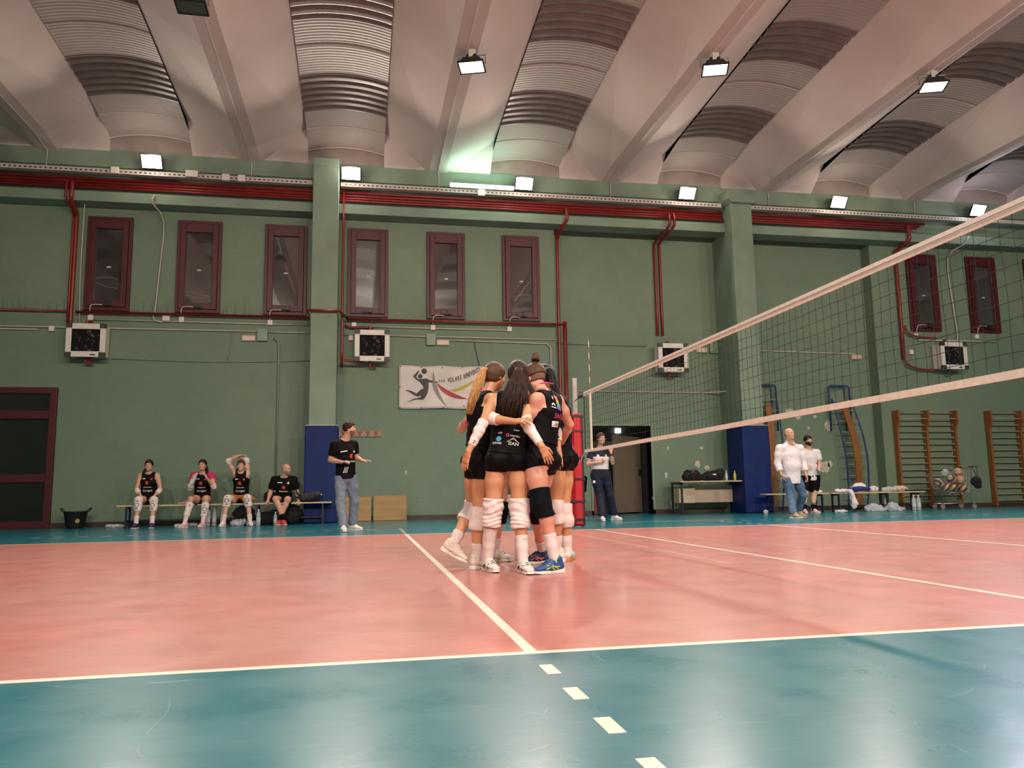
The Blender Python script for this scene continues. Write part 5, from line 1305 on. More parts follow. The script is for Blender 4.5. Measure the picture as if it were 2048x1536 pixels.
# player D: behind right
D_ = Person('volleyball player behind the bun-haired one, dark ponytail, white wristband and white knee pads',
    PX(head=(1088, 757, 3.70), neck=(1105, 790, 3.74), shL=(1103, 801, 3.55), shR=(1123, 801, 3.85), elL=(1111, 852, 3.38), wrL=(1117, 902, 3.30), elR=(1100, 855, 4.05), wrR=(1080, 850, 4.15),
       hipL=(1116, 920, 3.68), hipR=(1130, 920, 3.83), knL=(1110, 1014, 3.70), knR=(1127, 1016, 3.83), anL=(1114, 1100, 3.78), anR=(1135, 1101, 3.87)), FEM, HN, SK_TAN, face=(-.85, .1, -.35),
    hands=dict(L=dict(d=(-.05, -.1, -1), n=(.3, .9, 0), curl=.2, spread=.09), R=dict(d=(-1, 0, 0), n=(0, -1, 0))))
D_.top_garment(C_BLACK, None, .012, hem=-.02, name='jersey'); D_.shorts(.22, C_SHORT)
D_.band('wristband', C_WHITE, ('elL', 'wrL', ['foreL']), .12, .62, .010); D_.mark('band_logo', INK_K, ring_geo(0, .5), W(1117, 874, 3.3), .018); D_.knee_pad('L', .16, .36, wrk=False); D_.knee_pad('R', .10, .44, wrk=False); D_.sock('L', .35); D_.sock('R', .36)
D_.shoe('L', (-.9, .2), S_WHITE, S_SOLEW); D_.shoe('R', (.45, .85), S_WHITE, mat('gum_rubber', (.55, .25, .10), .5), laces=INK_CORAL, accent=INK_TEAL)
D_.hair_cap(HR_BLACK, c=.040, infl=.016)
strands('ponytail', D_.root, [W(1092, 738, 3.62), W(1101, 742, 3.55), W(1107, 765, 3.5), W(1115, 790, 3.48), W(1122, 803, 3.48)], 70, .008, [.016, .034, .036, .026, .008], HR_BLACK, 9, flat=.6)
D_.decal('sponsor_print', INK_W, rect_geo(1, .6), .03, .10, .05, True)

# player E: far side of the huddle, mostly hidden
E_ = Person('volleyball player on the far side of the huddle, mostly hidden, black knee pads',
    PX(head=(1046, 776, 3.80), neck=(1024, 806, 3.95), shR=(974, 813, 3.95), shL=(1046, 813, 4.0), elR=(923, 858, 3.84), wrR=(934, 839, 3.60), elL=(1062, 860, 3.8), wrL=(1075, 852, 3.6),
       hipR=(1002, 922, 4.08), hipL=(1038, 922, 4.08), knR=(999, 1022, 4.02), knL=(1040, 1022, 4.05), anR=(989, 1101, 4.05), anL=(1040, 1101, 4.08)), FEM, HN, SK_PINK, face=(.1, -.9, -.4),
    hands=dict(R=dict(d=(.75, -.55, .12), n=(.55, .5, -.4), curl=.3, spread=.12), L=dict(d=(0, -1, 0), n=(-1, 0, 0))))
E_.top_garment(C_BLACK, None, .013, hem=.03, name='jersey'); E_.shorts(.26, C_SHORT)
for sd in 'LR': E_.knee_pad(sd, .18, .30, C_PAD); E_.sock(sd, .32)
E_.shoe('R', (.8, -.6), S_WHITE, S_SOLEW, laces=INK_K); E_.shoe('L', (.2, -.9), S_WHITE, S_SOLEW); E_.hair_cap(HR_BROWN, c=.03); E_.face(HR_BROWN)

# ---- seated on the left bench ---------------------------------------
S1 = Person('seated substitute player, leftmost on the bench, hands resting on her white knee pads',
    PX(head=(298, 931, 13.97), neck=(298, 948, 14.02), shR=(281, 951, 14.02), shL=(315, 951, 14.02), elR=(273, 979, 13.92), elL=(321, 979, 13.92), wrR=(283, 994, 13.73), wrL=(307, 994, 13.73),
       hipR=(290, 1000, 14.05), hipL=(306, 1000, 14.05), knR=(277, 1000, 13.63), knL=(308, 1000, 13.63), anR=(272, 1046, 13.47), anL=(304, 1046, 13.47)), FEM, HF, SK_MID, face=(.05, -1, -.02),
    hands=dict(R=dict(d=(-.15, -.9, -.4), n=(0, -.3, -1), curl=.3), L=dict(d=(-.1, -.9, -.4), n=(0, -.3, -1), curl=.3)), butt=False)
S1.top_garment(C_BLACK, None, .012, hem=.02, name='jersey'); S1.shorts(.30, C_SHORT, top=.08)
S2 = Person('seated substitute player holding a clear bottle, pink jacket over her shoulders',
    PX(head=(405, 930, 13.95), neck=(405, 948, 14.01), shR=(388, 951, 14.01), shL=(423, 951, 14.01), elR=(380, 977, 13.82), elL=(428, 974, 13.85), wrR=(385, 960, 13.65), wrL=(413, 955, 13.67),
       hipR=(397, 1000, 14.05), hipL=(413, 1000, 14.05), knR=(382, 998, 13.61), knL=(412, 998, 13.61), anR=(370, 1043, 13.45), anL=(406, 1043, 13.49)), dict(FEM, thigh=.094), HF, SK_MID, face=(-.1, -1, 0),
    hands=dict(R=dict(d=(.1, -.3, .9), n=(.9, -.3, 0), curl=.9), L=dict(d=(-.4, -.3, .8), n=(-.8, .2, 0), curl=.9)), butt=False)
S2.top_garment(C_BLACK, None, .012, hem=.02, name='jersey'); S2.shorts(.30, C_SHORT, top=.08)
S3 = Person('seated substitute player with her arms raised over her head, orange towel on her lap',
    PX(head=(482, 931, 13.95), neck=(482, 948, 14.01), shR=(470, 947, 14.01), shL=(496, 947, 14.01), elR=(456, 922, 13.92), elL=(494, 920, 13.99), wrR=(478, 911, 13.87), wrL=(478, 913, 13.97),
       hipR=(474, 1000, 14.05), hipL=(490, 1000, 14.05), knR=(455, 997, 13.59), knL=(495, 996, 13.59), anR=(447, 1043, 13.49), anL=(500, 1042, 13.53)), FEM, HF, SK_PALE, face=(0, -1, -.05),
    hands=dict(R=dict(d=(1, .0, .1), n=(0, 0, -1), curl=.25), L=dict(d=(-1, .1, .2), n=(0, 0, -1), curl=.3)), butt=False)
S3.top_garment(C_BLACK, None, .012, hem=.02, name='jersey'); S3.shorts(.30, C_SHORT, top=.08)
for S_, hr, sh_m, ac in ((S1, HR_DARK, S_PURP, INK_W), (S2, HR_DARK, S_PINK, INK_M), (S3, HR_BROWN, S_WHITE, INK_W)):
    S_.hair_cap(hr, c=.028, infl=.010); S_.face(HR_DARK)
    for sd in 'LR':
        if S_ is S2: S_.band('shin_pad', C_WHITE, ('kn' + sd, 'an' + sd, ['calf' + sd]), .18, .78, .016)
        elif S_ is S1: S_.knee_pad(sd, .16, .50, wrk=False)
        else: S_.knee_pad(sd, .22, .38, wrk=False)
        kq = S_.J['kn' + sd] + np.array([0, -.1, -.10 if S_ is not S3 else -.04]) + (np.array([0, -.06, -.1]) if S_ is S2 else 0)
        S_.mark('pad_logo', INK_K, ring_geo(.32, .42), kq, .10); S_.mark('pad_logo', INK_K, rect_geo(1, .35), kq + np.array([0, 0, -.07]), .05); S_.mark('pad_logo', INK_K, star_geo(), kq + np.array([0, 0, .08]), .035)
        S_.sock(sd, .28)
    nk = S_.J['head']; q_ = {0: -1, 1: 1, 2: -1}[(S1, S2, S3).index(S_)]
    strands('ponytail', S_.root, [nk - S_.B[1] * .09 + np.array([0, 0, .02]), nk - S_.B[1] * .10 + np.array([.05 * q_, 0, -.05]), nk + np.array([.085 * q_, .02, -.13]), nk + np.array([.105 * q_, -.045, -.26])], 22 if S_ is S2 else 14, .009, [.02, .03, .028, .012], hr, 2)
    MB().tube(spline([S_.J['neck'] + S_.latS * .062 + S_.up * .02 + S_.fS * .03, S_.J['neck'] + S_.fS * .085 - S_.up * .05, S_.J['neck'] - S_.latS * .062 + S_.up * .02 + S_.fS * .03], 4), .007, 6).build('collar_edge', INK_M, S_.root, local=False)
S1.shoe('R', (-.15, -1), S_PURP, S_SOLEW); S1.shoe('L', (.1, -1), S_PURP, S_SOLEW); S2.shoe('R', (-.5, -1), S_PINK, S_SOLEW, laces=INK_M); S2.shoe('L', (-.25, -1), S_PINK, S_SOLEW, laces=INK_M); S3.shoe('R', (-.2, -1), S_WHITE, S_SOLEW); S3.shoe('L', (.3, -1), S_WHITE, S_SOLEW)
S1.elbow_band('R', .072, .012, .25); S1.elbow_band('L', .072, .012, .25)
S2.elbow_band('R', .10, .014); S2.elbow_band('L', .085, .014)
S3.elbow_band('R', .080, .014); S3.elbow_band('L', .080, .014)
for S_ in (S1, S2, S3):
    S_.decal('emblem', INK_O, star_geo(), -.01, .35, .095); S_.decal('sponsor_print', INK_W, txt('Ristorante'), .0, .265, .035); S_.decal('sponsor_print', INK_W, txt('Eurogen'), .0, .195, .055); S_.decal('club_print', INK_W, rect_geo(1, .3), -.07, .44, .06); S_.decal('crest', INK_M, ring_geo(0, .5), .075, .43, .04)
# pink jacket on the shoulders of S2
JK = mat('pink_jacket_fabric', (.46, .02, .11), .8, var=.2, scale=10, bump=.3, bscale=20)
jcl = [ball_cut(S2.J['neck'] + S2.up * .03, .085)]
for sd in 'LR':
    e_, h_ = S2.J['el' + sd], S2.J['sh' + sd]; jcl.append(plane(e_ + (h_ - e_) * .12, e_ - h_))
S2.cloth('jacket', JK, ['shoulder', 'upperL', 'upperR'], .020, [plane(S2.shc + S2.fS * .10, S2.fS), ball_cut(S2.J['neck'] + S2.up * .03, .085), plane(S2.J['elR'] + np.array([0, 0, .02]), (0, 0, -1))], wrinkle(.005, 30, 20, 45))
S2.cloth('jacket_back', JK, ['torso', 'upperL', 'upperR'], .030, [plane(S2.shc - S2.fS * .01, S2.fS), plane(S2.pc + np.array([0, 0, .05]), (0, 0, -1)), ball_cut(S2.J['neck'] + S2.up * .03, .085)], wrinkle(.006, 30, 20, 45))
bt = empty('water_bottle', W(385, 962, 13.61)); tag(bt, 'clear water bottle tilted in the seated player\'s hand', 'bottle')
def bottle_parts(e, s=1.0, mlab=None, capm=None, Mx=None):
    b = MB(); b.lathe([(.001, 0), (.034 * s, .002), (.036 * s, .02), (.036 * s, .17 * s), (.030 * s, .20 * s), (.014 * s, .235 * s), (.013 * s, .25 * s)], 14); b.build('bottle_body', M_PET, e, smooth=True, xf=Mx)
    c = MB(); c.lathe([(.001, .25 * s), (.016 * s, .25 * s), (.016 * s, .27 * s), (.001, .27 * s)], 12); c.build('bottle_cap', capm or M_WHITE, e, xf=Mx)
    l_ = MB(); l_.lathe([(.0365 * s, .06 * s), (.037 * s, .061 * s), (.037 * s, .13 * s), (.0365 * s, .131 * s)], 14); l_.build('bottle_label', mlab or mat('bottle_label', (.55, .60, .68), .5), e, xf=Mx)
bottle_parts(bt, 1.1, Mx=Matrix.Rotation(math.radians(28), 4, 'Y') @ Matrix.Translation((0, 0, -.12)))
# orange towel on the lap of S3
TW = mat('orange_towel', (.42, .13, .02), .9, var=.15, scale=20, bump=.4, bscale=60)
F = make_field([q for g in ('thighL', 'thighR') for q in S3.P[g]] + [ecap(W(462, 994, 13.87), W(500, 994, 13.87), (.09, .02), (.09, .02), (0, 1, 0)), cap(W(497, 992, 13.82), W(513, 1003, 13.82), .03, .02)], HF, .016)
F.clip(plane(S3.pc - np.array([0, .27, 0]), (0, -1, 0))); F.clip(plane(W(480, 1000, 13.92), (0, 0, -1))); F.disp(wrinkle(.005, 40, 30, 20)); me, V, Q = F.mesh('towel'); tw = link_mesh('towel', me, TW, None, True); tag(tw, 'orange towel spread over the third seated player\'s lap', 'towel')

S4 = Person('seated bald bearded man in black polo shirt and shorts, ankles crossed, looking right',
    PX(head=(573, 939, 13.92), neck=(569, 955, 13.99), shR=(549, 959, 13.99), shL=(588, 959, 13.99), elR=(541, 984, 14.02), elL=(594, 984, 14.02), wrR=(536, 1001, 13.87), wrL=(597, 1001, 13.87),
       hipR=(559, 1002, 14.05), hipL=(576, 1002, 14.05), knR=(551, 998, 13.65), knL=(575, 999, 13.63), anR=(567, 1036, 13.49), anL=(561, 1036, 13.59)), MAL, HF, SK_MID, face=(.78, -.62, 0), bust=False,
    hands=dict(R=dict(d=(-.2, -.8, -.5), n=(0, -.2, -1), curl=.8), L=dict(d=(.2, -.8, -.5), n=(0, -.2, -1), curl=.8)), butt=False)
S4.top_garment(C_BLACK, .78, .020, hem=.02); S4.shorts(.62, C_SHORT, infl=.02, top=.08); S4.face(HR_GREY); S4.beard(HR_GREY, .003)
S4.sock('R', .18, C_PAD); S4.sock('L', .18, C_PAD); S4.shoe('R', (.35, -1), S_RED, S_SOLEW); S4.shoe('L', (-.35, -1), S_RED, S_SOLEW)
S4.decal('emblem', INK_O, star_geo(), .0, .30, .10); S4.decal('brand_print', INK_W, rect_geo(1, .2), -.08, .40, .10); S4.decal('crest', INK_W, star_geo(), .09, .39, .06); S4.decal('sponsor_print', INK_W, txt('Ristorante'), .0, .22, .04)

# ---- coach standing ---------------------------------------------------
K = Person('young coach standing in black polo and pale jeans, head turned right, both hands out',
    PX(head=(699, 857, 10.35), neck=(690, 880, 10.42), shR=(669, 888, 10.33), shL=(708, 888, 10.5), elR=(661, 920, 10.40), wrR=(683, 924, 10.18), elL=(712, 915, 10.55), wrL=(726, 922, 10.35),
       hipR=(682, 955, 10.42), hipL=(702, 955, 10.48), knR=(681, 1003, 10.35), knL=(709, 1002, 10.50), anR=(686, 1054, 10.20), anL=(705, 1049, 10.62)), dict(MAL, ww=.135, wd=.10, cw=.165, upa=.049, pw=.150, pd=.105), HF, SK_MID, face=(.95, -.28, .02), bust=False,
    hands=dict(R=dict(d=(.9, -.5, .1), n=(.0, .1, -1), curl=.7), L=dict(d=(.9, -.4, .05), n=(0, 0, -1), curl=.3, spread=.16)))
K.top_garment(C_BLACK, .72, .016, hem=.02); K.trousers(C_JEANS, .013, top=.04); K.face(HR_DARK, True)
K.hair_cap(HR_DARK, c=.026, infl=.014, n=(0, .66, -.75), lowcut=-.045); K.beard(HR_SHAVE, .002)
K.shoe('R', (.2, -1), S_WHITE, S_SOLEW, laces=C_WHITE, size=1.05); K.shoe('L', (.95, -.5), S_WHITE, S_SOLEW, laces=C_WHITE, size=1.05)
K.decal('emblem', INK_O, star_geo(), .04, .36, .10); K.decal('brand_print', INK_W, rect_geo(1, .16), -.09, .44, .11, rot=.15); K.decal('crest', INK_W, star_geo(), .10, .43, .055); K.decal('sponsor_print', INK_W, txt('Ristorante'), .03, .27, .042)
for q in range(3): K.decal('slanted_stripe', INK_W, ([(-.05, -.5), (.05, -.5), (.35, .5), (.25, .5)], [(0, 1, 2, 3)]), -.10 + .025 * q, .13, .10)

# ---- referee -----------------------------------------------------------
R = Person('referee with pulled-back hair in a navy and white polo and navy trousers, one hand raised',
    PX(head=(1202, 877, 11.92), neck=(1200, 897, 12.0), shR=(1183, 903, 12.0), shL=(1218, 903, 12.0), elR=(1176, 928, 12.0), wrR=(1198, 925, 11.80), elL=(1225, 926, 11.95), wrL=(1222, 905, 11.78),
       hipR=(1191, 950, 12.0), hipL=(1210, 950, 12.0), knR=(1200, 992, 11.95), knL=(1219, 990, 12.05), anR=(1204, 1032, 11.75), anL=(1228, 1030, 12.15)), dict(FEM, ww=.13, pw=.155, upa=.045), HF, SK_PALE, face=(.25, -.95, -.05),
    hands=dict(R=dict(d=(.9, -.3, .1), n=(0, .6, .2), curl=.8), L=dict(d=(-.2, -.1, 1), n=(0, .6, 0), curl=.5)))
SW = C_WSHIRT
R.top_garment(C_NAVY, .62, .013, hem=-.06, name='polo_shirt', wr=.0015); R.trousers(C_NAVY, .020, top=.12, flare=.012)
R.cloth('white_panel', SW, ['torso'], .023, [plane(R.pc + R.up * .11, -R.up), plane(R.pc + R.up * .36, R.up)], None, extra=[ecap(R.pc - R.up * .02, R.chest, (R.T['pw'] * .86, R.T['pd'] * .86), (R.T['cw'] * .9, R.T['cd'] * .9), R.latS, k=.03)])
R.hair_cap(HR_BROWN, c=.028, infl=.010); R.face(HR_BROWN, smile=True)
for sd in 'LR': R.band('sleeve_trim', SW, ('sh' + sd, 'el' + sd, ['upper' + sd]), .60, .66, .018)
R.shoe('R', (-.1, -1), S_WHITE, S_SOLEW); R.shoe('L', (.75, -.8), S_WHITE, S_SOLEW)
R.decal('badge', INK_W, rect_geo(1, .9), -.08, .38, .045); R.decal('crest', INK_YEL, ring_geo(0, .5), .085, .38, .05)
MB().tube([W(1206, 918, 11.78), W(1205, 925, 11.74)], .006, 6).build('lanyard_whistle', INK_K, R.root, local=False)
wb2 = R.band('watch', INK_K, ('elL', 'wrL', ['foreL']), .78, .9, .008)
MB().box(0, .05, 0, .004, 0, .05).build('trouser_badge', INK_W, R.root, local=False, xf=Matrix.Translation(W(1186, 966, 11.86)))

# ---- man in white shirt ---------------------------------------------------
M1 = Person('older bald man in untucked white shirt and blue jeans walking',
    PX(head=(1579, 868, 11.15), neck=(1580, 889, 11.25), shR=(1559, 896, 11.22), shL=(1600, 896, 11.30), elR=(1555, 927, 11.25), wrR=(1563, 949, 11.15), elL=(1607, 926, 11.30), wrL=(1612, 950, 11.2),
       hipR=(1575, 958, 11.25), hipL=(1594, 958, 11.28), knR=(1582, 993, 11.20), knL=(1606, 990, 11.30), anR=(1587, 1028, 11.0), anL=(1597, 1021, 11.55)), dict(MAL, ww=.17, wd=.14, cw=.185, neck=.066, fore=.040), HF, SK_MID, face=(.30, -.95, .05), bust=False,
    hands=dict(R=dict(d=(.3, -.1, -1), n=(.9, 0, 0), curl=.5), L=dict(d=(.1, -.1, -1), n=(-.9, 0, 0), curl=.5)))
M1.top_garment(C_WSHIRT, 1.62, .022, hem=.09, wr=.0025); M1.trousers(C_BJEANS, .014, top=.04); M1.face(HR_GREY)
for sd in 'LR': M1.band('shirt_cuff', C_WSHIRT, ('el' + sd, 'wr' + sd, ['fore' + sd]), .50, .68, .030)
cl = M1.cloth('shirt_collar', C_WSHIRT, ['neck', 'shoulder'], .017, [plane(M1.J['neck'] + M1.up * .075, M1.up), plane(M1.J['neck'] - M1.up * .005, -M1.up), plane(M1.J['neck'] + M1.fS * .055, M1.fS)])
M1.hair_cap(HR_GREY, c=-.02, infl=.004, n=(0, .8, .6), lowcut=-.05)
M1.shoe('R', (.45, -1), S_TAN, S_SOLEW, size=1.08); M1.ground = {'L': False}; M1.shoe('L', (.4, -1), S_TAN, S_SOLEW, size=1.08, pitch=.35)

# ---- man in white T-shirt ---------------------------------------------------
M2 = Person('dark-bearded young man in white T-shirt and black shorts standing behind the white-shirted man',
    PX(head=(1616, 881, 13.2), neck=(1617, 900, 13.25), shR=(1601, 905, 13.25), shL=(1634, 905, 13.25), elR=(1600, 928, 13.2), wrR=(1612, 938, 13.0), elL=(1639, 927, 13.2), wrL=(1638, 940, 12.98),
       hipR=(1612, 955, 13.25), hipL=(1630, 955, 13.25), knR=(1610, 988, 13.2), knL=(1628, 988, 13.2), anR=(1609, 1019, 13.1), anL=(1627, 1019, 13.1)), MAL, HF, SK_PALE, face=(.05, -1, -.02), bust=False,
    hands=dict(R=dict(d=(.5, -.6, .1), n=(.5, 0, 0), curl=.4), L=dict(d=(.25, -.9, -.3), n=(-.3, 0, -1), curl=.25)))
M2.top_garment(C_WSHIRT, .75, .024, hem=.07, wr=.0025, name='t_shirt'); M2.shorts(.80, C_SHORT, infl=.03, top=.05); M2.face(HR_BLACK); M2.hair_cap(HR_BLACK, c=.040, infl=.012, lowcut=-.02); M2.beard(HR_BLACK, .007)
M2.sock('R', .40, C_PAD); M2.sock('L', .40, C_PAD); M2.shoe('R', (-.3, -1), S_PINK, S_SOLEW); M2.shoe('L', (.3, -1), S_PINK, S_SOLEW)
for sd in 'LR': M2.band('sock_stripe', C_WHITE, ('an' + sd, 'kn' + sd, ['calf' + sd]), .30, .34, .009)
M2.decal('chest_print', INK_K, txt('ns'), .09, .32, .05)

# ---- scorer, mostly hidden by the post --------------------------------------
P5 = Person('person in dark clothes seated at the scorer\'s table, mostly hidden behind the red post',
    PX(head=(1152, 935, 12.75), neck=(1152, 952, 12.8), shR=(1138, 957, 12.8), shL=(1168, 957, 12.8), elR=(1136, 980, 12.7), wrR=(1142, 990, 12.5), elL=(1168, 980, 12.7), wrL=(1156, 990, 12.5),
       hipR=(1145, 1000, 12.95), hipL=(1161, 1000, 12.95), knR=(1144, 1000, 12.55), knL=(1162, 1000, 12.55), anR=(1146, 1035, 12.5), anL=(1163, 1035, 12.5)), FEM, HF, SK_MID, face=(-.5, -.9, -.2), butt=False,
    hands=dict(R=dict(d=(0, -1, 0), n=(0, 0, -1)), L=dict(d=(0, -1, 0), n=(0, 0, -1))))
P5.top_garment(C_BLACK, 1.6, .014, hem=.02); P5.trousers(mat('grey_fabric', (.08, .08, .085), .8), .014, top=.05); P5.hair_cap(HR_BROWN, c=.03, infl=.016); P5.face(HR_BROWN); P5.shoe('R', (0, -1), S_WHITE, S_SOLEW); P5.shoe('L', (.3, -1), S_WHITE, S_SOLEW)
# ================================================================== BENCHES, DESK, BAGS
def bench(x0, x1, y, lab, n=2, z=.45):
    e = empty('bench', ((x0 + x1) / 2, y, 0)); tag(e, lab, 'bench', 'wooden benches with navy legs'); L = (x1 - x0) / 2
    MB().box(-L, L, -.16, .16, z - .03, z).build('seat_board', M_WOOD, e, bevel=.008)
    for sx in (-L + .18, L - .18):
        for q in (-.13, .13): MB().box(sx - .018, sx + .018, q - .018, q + .018, 0, z - .03).build('leg', M_NAVY, e)
        MB().box(sx - .018, sx + .018, -.112, .112, z - .07, z - .03).build('leg_brace', M_NAVY, e); MB().box(sx - .015, sx + .015, -.112, .112, .12, .15).build('leg_brace', M_NAVY, e)
    MB().box(-L + .19, L - .19, .10, .13, .12, .15).build('rail', M_NAVY, e)
    return e
bench(-8.42, -6.95, 13.95, 'leftmost wooden bench with navy legs, first seated player on it')
bench(-6.9, -5.55, 13.95, 'middle wooden bench on the left, players seated on it')
bench(-5.5, -4.25, 13.95, 'left-side bench end in front of the blue pillar pad', z=.452)
bench(5.50, 7.10, 13.75, 'wooden bench behind the two standing men, nearest the blue pad'); bench(7.15, 8.78, 13.72, 'wooden bench with clothes and plastic bags on it'); bench(8.6, 9.8, 13.95, 'rightmost wooden bench beside the wall bars', z=.447)

dk = empty('desk', (4.55, 14.6, 0)); tag(dk, 'beige office desk with dark legs against the wall in the recessed bay', 'desk')
MB().box(-.86, .84, -.35, .35, .745, .775).build('desk_top', M_DESK, dk, bevel=.005)
MB().box(-.36, .76, .20, .22, .26, .66).build('modesty_panel', M_DESK, dk); MB().box(-.80, -.40, -.1, .22, .26, .60).build('drawer_unit', M_DESK, dk)
for sx in (-.82, .78):
    for q in (-.3, .27): MB().box(sx, sx + .04, q, q + .04, 0.0, .745).build('leg', M_BLACK, dk)
    MB().box(sx, sx + .04, -.3, .3, .70, .745).build('leg_rail', M_BLACK, dk)
def blob(name, prims, m, lab, cat, h=.008, wr=.004, clipz=None, parent=None, group=None, f=(30, 25, 40)):
    F = make_field(prims, h); F.disp(wrinkle(wr, *f))
    if clipz is not None: F.clip(plane((0, 0, clipz), (0, 0, -1)))
    me, V, Q = F.mesh(name); o = link_mesh(name, me, m, parent, True); 
    if lab: tag(o, lab, cat, group)
    return o
DZ = .776
def PB(*c): return np.array(c, float)
bgl = blob('sports_bag', [ecap(PB(3.98, 14.5, DZ + .10), PB(4.22, 14.5, DZ + .10), (.13, .12), (.13, .12), (0, 1, 0)), ell(PB(4.0, 14.5, DZ + .19), (.10, .10, .08)), ell(PB(4.2, 14.48, DZ + .19), (.05, .07, .06)), cap(PB(4.24, 14.45, DZ + .1), PB(4.36, 14.45, DZ + .06), .06, .05)], M_DARKF, 'lumpy black bag on the left of the beige desk', 'bag', clipz=DZ, wr=.010, f=(35, 30, 50))
bg = blob('sports_bag', [ell(PB(4.62, 14.5, DZ + .10), (.28, .15, .13)), ell(PB(4.80, 14.5, DZ + .18), (.13, .10, .10)), cap(PB(4.86, 14.5, DZ + .2), PB(4.90, 14.5, DZ + .27), .03, .015)], M_DARKF, 'wide black bag in the middle of the beige desk', 'bag', clipz=DZ, wr=.009, f=(38, 30, 46))
def bottle(x, y, z, s, lab, labm=None, capm=None, body=None, group=None, tilt=None):
    e = empty('bottle', (x, y, z)); tag(e, lab, 'bottle', group)
    if tilt: e.rotation_euler = tilt
    bottle_parts(e, s, labm, capm)
    if body: e.children[0].data.materials.clear(); e.children[0].data.materials.append(body)
    return e
bottle(4.98, 14.5, DZ, .9, 'small clear bottle beside the bags on the desk')
sp = empty('spray_bottle', (5.20, 14.5, DZ)); tag(sp, 'yellow spray can standing on the right of the beige desk', 'spray bottle')
m = MB(); m.lathe([(.001, 0), (.034, .0), (.036, .02), (.036, .15), (.02, .18), (.012, .19)], 16); m.build('bottle_body', mat('yellow_plastic', (.55, .50, .05), .4), sp, smooth=True)
MB().lathe([(.001, .19), (.014, .19), (.014, .22), (.006, .235), (.001, .235)], 12).build('spray_cap', M_WHITE, sp)
tag(MB().box(5.04, 5.14, 14.42, 14.5, DZ, DZ + .022).build('phone', M_BLACK, bevel=.004), 'small dark object lying between the bottles on the desk', 'phone')

def bag_details(o, pts, r=.012, zip_=None):
    m = MB(); m.tube(spline(pts, 5), r, 6); m.build('bag_handle', M_BLACK, o, smooth=True, local=False)
    if zip_: z = MB(); z.tube(spline(zip_, 4), .005, 5); z.build('zip', M_STEEL, o, local=False)
bag_details(bgl, [(3.98, 14.36, DZ + .10), (4.03, 14.33, DZ + .24), (4.16, 14.33, DZ + .24), (4.2, 14.36, DZ + .10)], .012, [(3.95, 14.38, DZ + .17), (4.1, 14.36, DZ + .2), (4.22, 14.38, DZ + .15)])
bag_details(bg, [(4.45, 14.36, DZ + .08), (4.5, 14.34, DZ + .22), (4.68, 14.34, DZ + .22), (4.74, 14.36, DZ + .08)], .012, [(4.42, 14.38, DZ + .14), (4.62, 14.35, DZ + .17), (4.82, 14.38, DZ + .2)])
MB().box(4.56, 4.64, 14.335, 14.34, DZ + .13, DZ + .16).build('bag_patch', INK_W, bg, local=False)
# scorer table behind the huddle
sc = empty('scorer_table', (-.35, 12.15, 0)); tag(sc, 'scorer\'s table behind the huddle, seen between the players\' legs', 'table')
MB().box(-.95, 1.0, -.35, .35, .72, .75).build('table_top', M_DESK, sc); MB().box(-.9, .95, .1, .12, .30, .70).build('front_panel', M_DESK, sc)
for sx in (-.92, .93):
    for q in (-.3, .3): MB().box(sx - .02, sx + .02, q - .02, q + .02, 0, .72).build('leg', M_WHITE, sc)
ch = empty('chair', (.62, 13.02, 0)); tag(ch, 'dark chair under the scorer behind the red post', 'chair')
MB().box(-.2, .2, -.2, .2, .42, .46).build('seat', M_BLACK, ch, bevel=.01); MB().box(-.2, .2, .19, .22, .46, .9).build('backrest', M_BLACK, ch, bevel=.01)
for sx in (-.18, .18):
    for q in (-.18, .18): MB().box(sx - .012, sx + .012, q - .012, q + .012, 0, .42).build('leg', M_STEEL, ch)

# tub
tb = empty('flexible_tub', (-9.40, 14.55, 0)); tag(tb, 'black flexible tub with two handles on the floor near the glass door', 'tub')
MB().lathe([(.001, 0.002), (.16, .002), (.17, .02), (.225, .33), (.235, .34), (.222, .34), (.16, .03), (.001, .025)], 28).build('tub_body', M_BLACK, tb, smooth=True)
for sg in (-1, 1): MB().tube(spline([(.22 * sg, -.07, .33), (.27 * sg, -.06, .385), (.285 * sg, 0, .40), (.27 * sg, .06, .385), (.22 * sg, .07, .33)], 4), .012, 6).build('handle', M_BLACK, tb, smooth=True)
g_ = ring_geo(0, 1, n=16); m = MB(); m.add([(.10 + .045 * v[0], -.192 - .02 * 0 + .0 * v[1], .15 + .045 * v[1]) for v in g_[0]], g_[1]); m.build('tub_sticker', mat('sticker', (.35, .28, .08), .5), tb)
# black bags and backpack under / on the bench
blob('sports_bag', [ell(PB(-5.92, 14.0, .12), (.20, .14, .13)), ell(PB(-6.02, 14.0, .24), (.22, .12, .16)), cap(PB(-5.9, 13.92, .30), PB(-6.1, 13.92, .2), .06, .06)], M_DARKF, 'black bag under the bench behind the arms-raised player', 'bag', clipz=.002, wr=.011, f=(34, 30, 46))
blob('sports_bag', [ecap(PB(-5.62, 14.0, .13), PB(-5.38, 14.0, .13), (.13, .14), (.13, .14), (0, 1, 0)), ell(PB(-5.42, 14.02, .2), (.14, .12, .1))], M_DARKF, 'black bag under the bench between the arms-raised player and the bald man', 'bag', clipz=.002, wr=.011, f=(30, 34, 50))
blob('sports_bag', [ell(PB(-5.52, 14.12, .58), (.13, .09, .12)), cap(PB(-5.6, 14.1, .52), PB(-5.42, 14.1, .50), .05, .04)], M_DARKF, 'black bag on the bench left of the bald man', 'bag', clipz=.453)
blob('backpack', [ell(PB(-5.05, 14.0, .20), (.17, .12, .20)), ell(PB(-5.05, 13.92, .14), (.14, .1, .12))], M_DARKF, 'black backpack on the floor under the bench behind the bald man\'s feet', 'backpack', clipz=.002, wr=.010, f=(34, 30, 46))
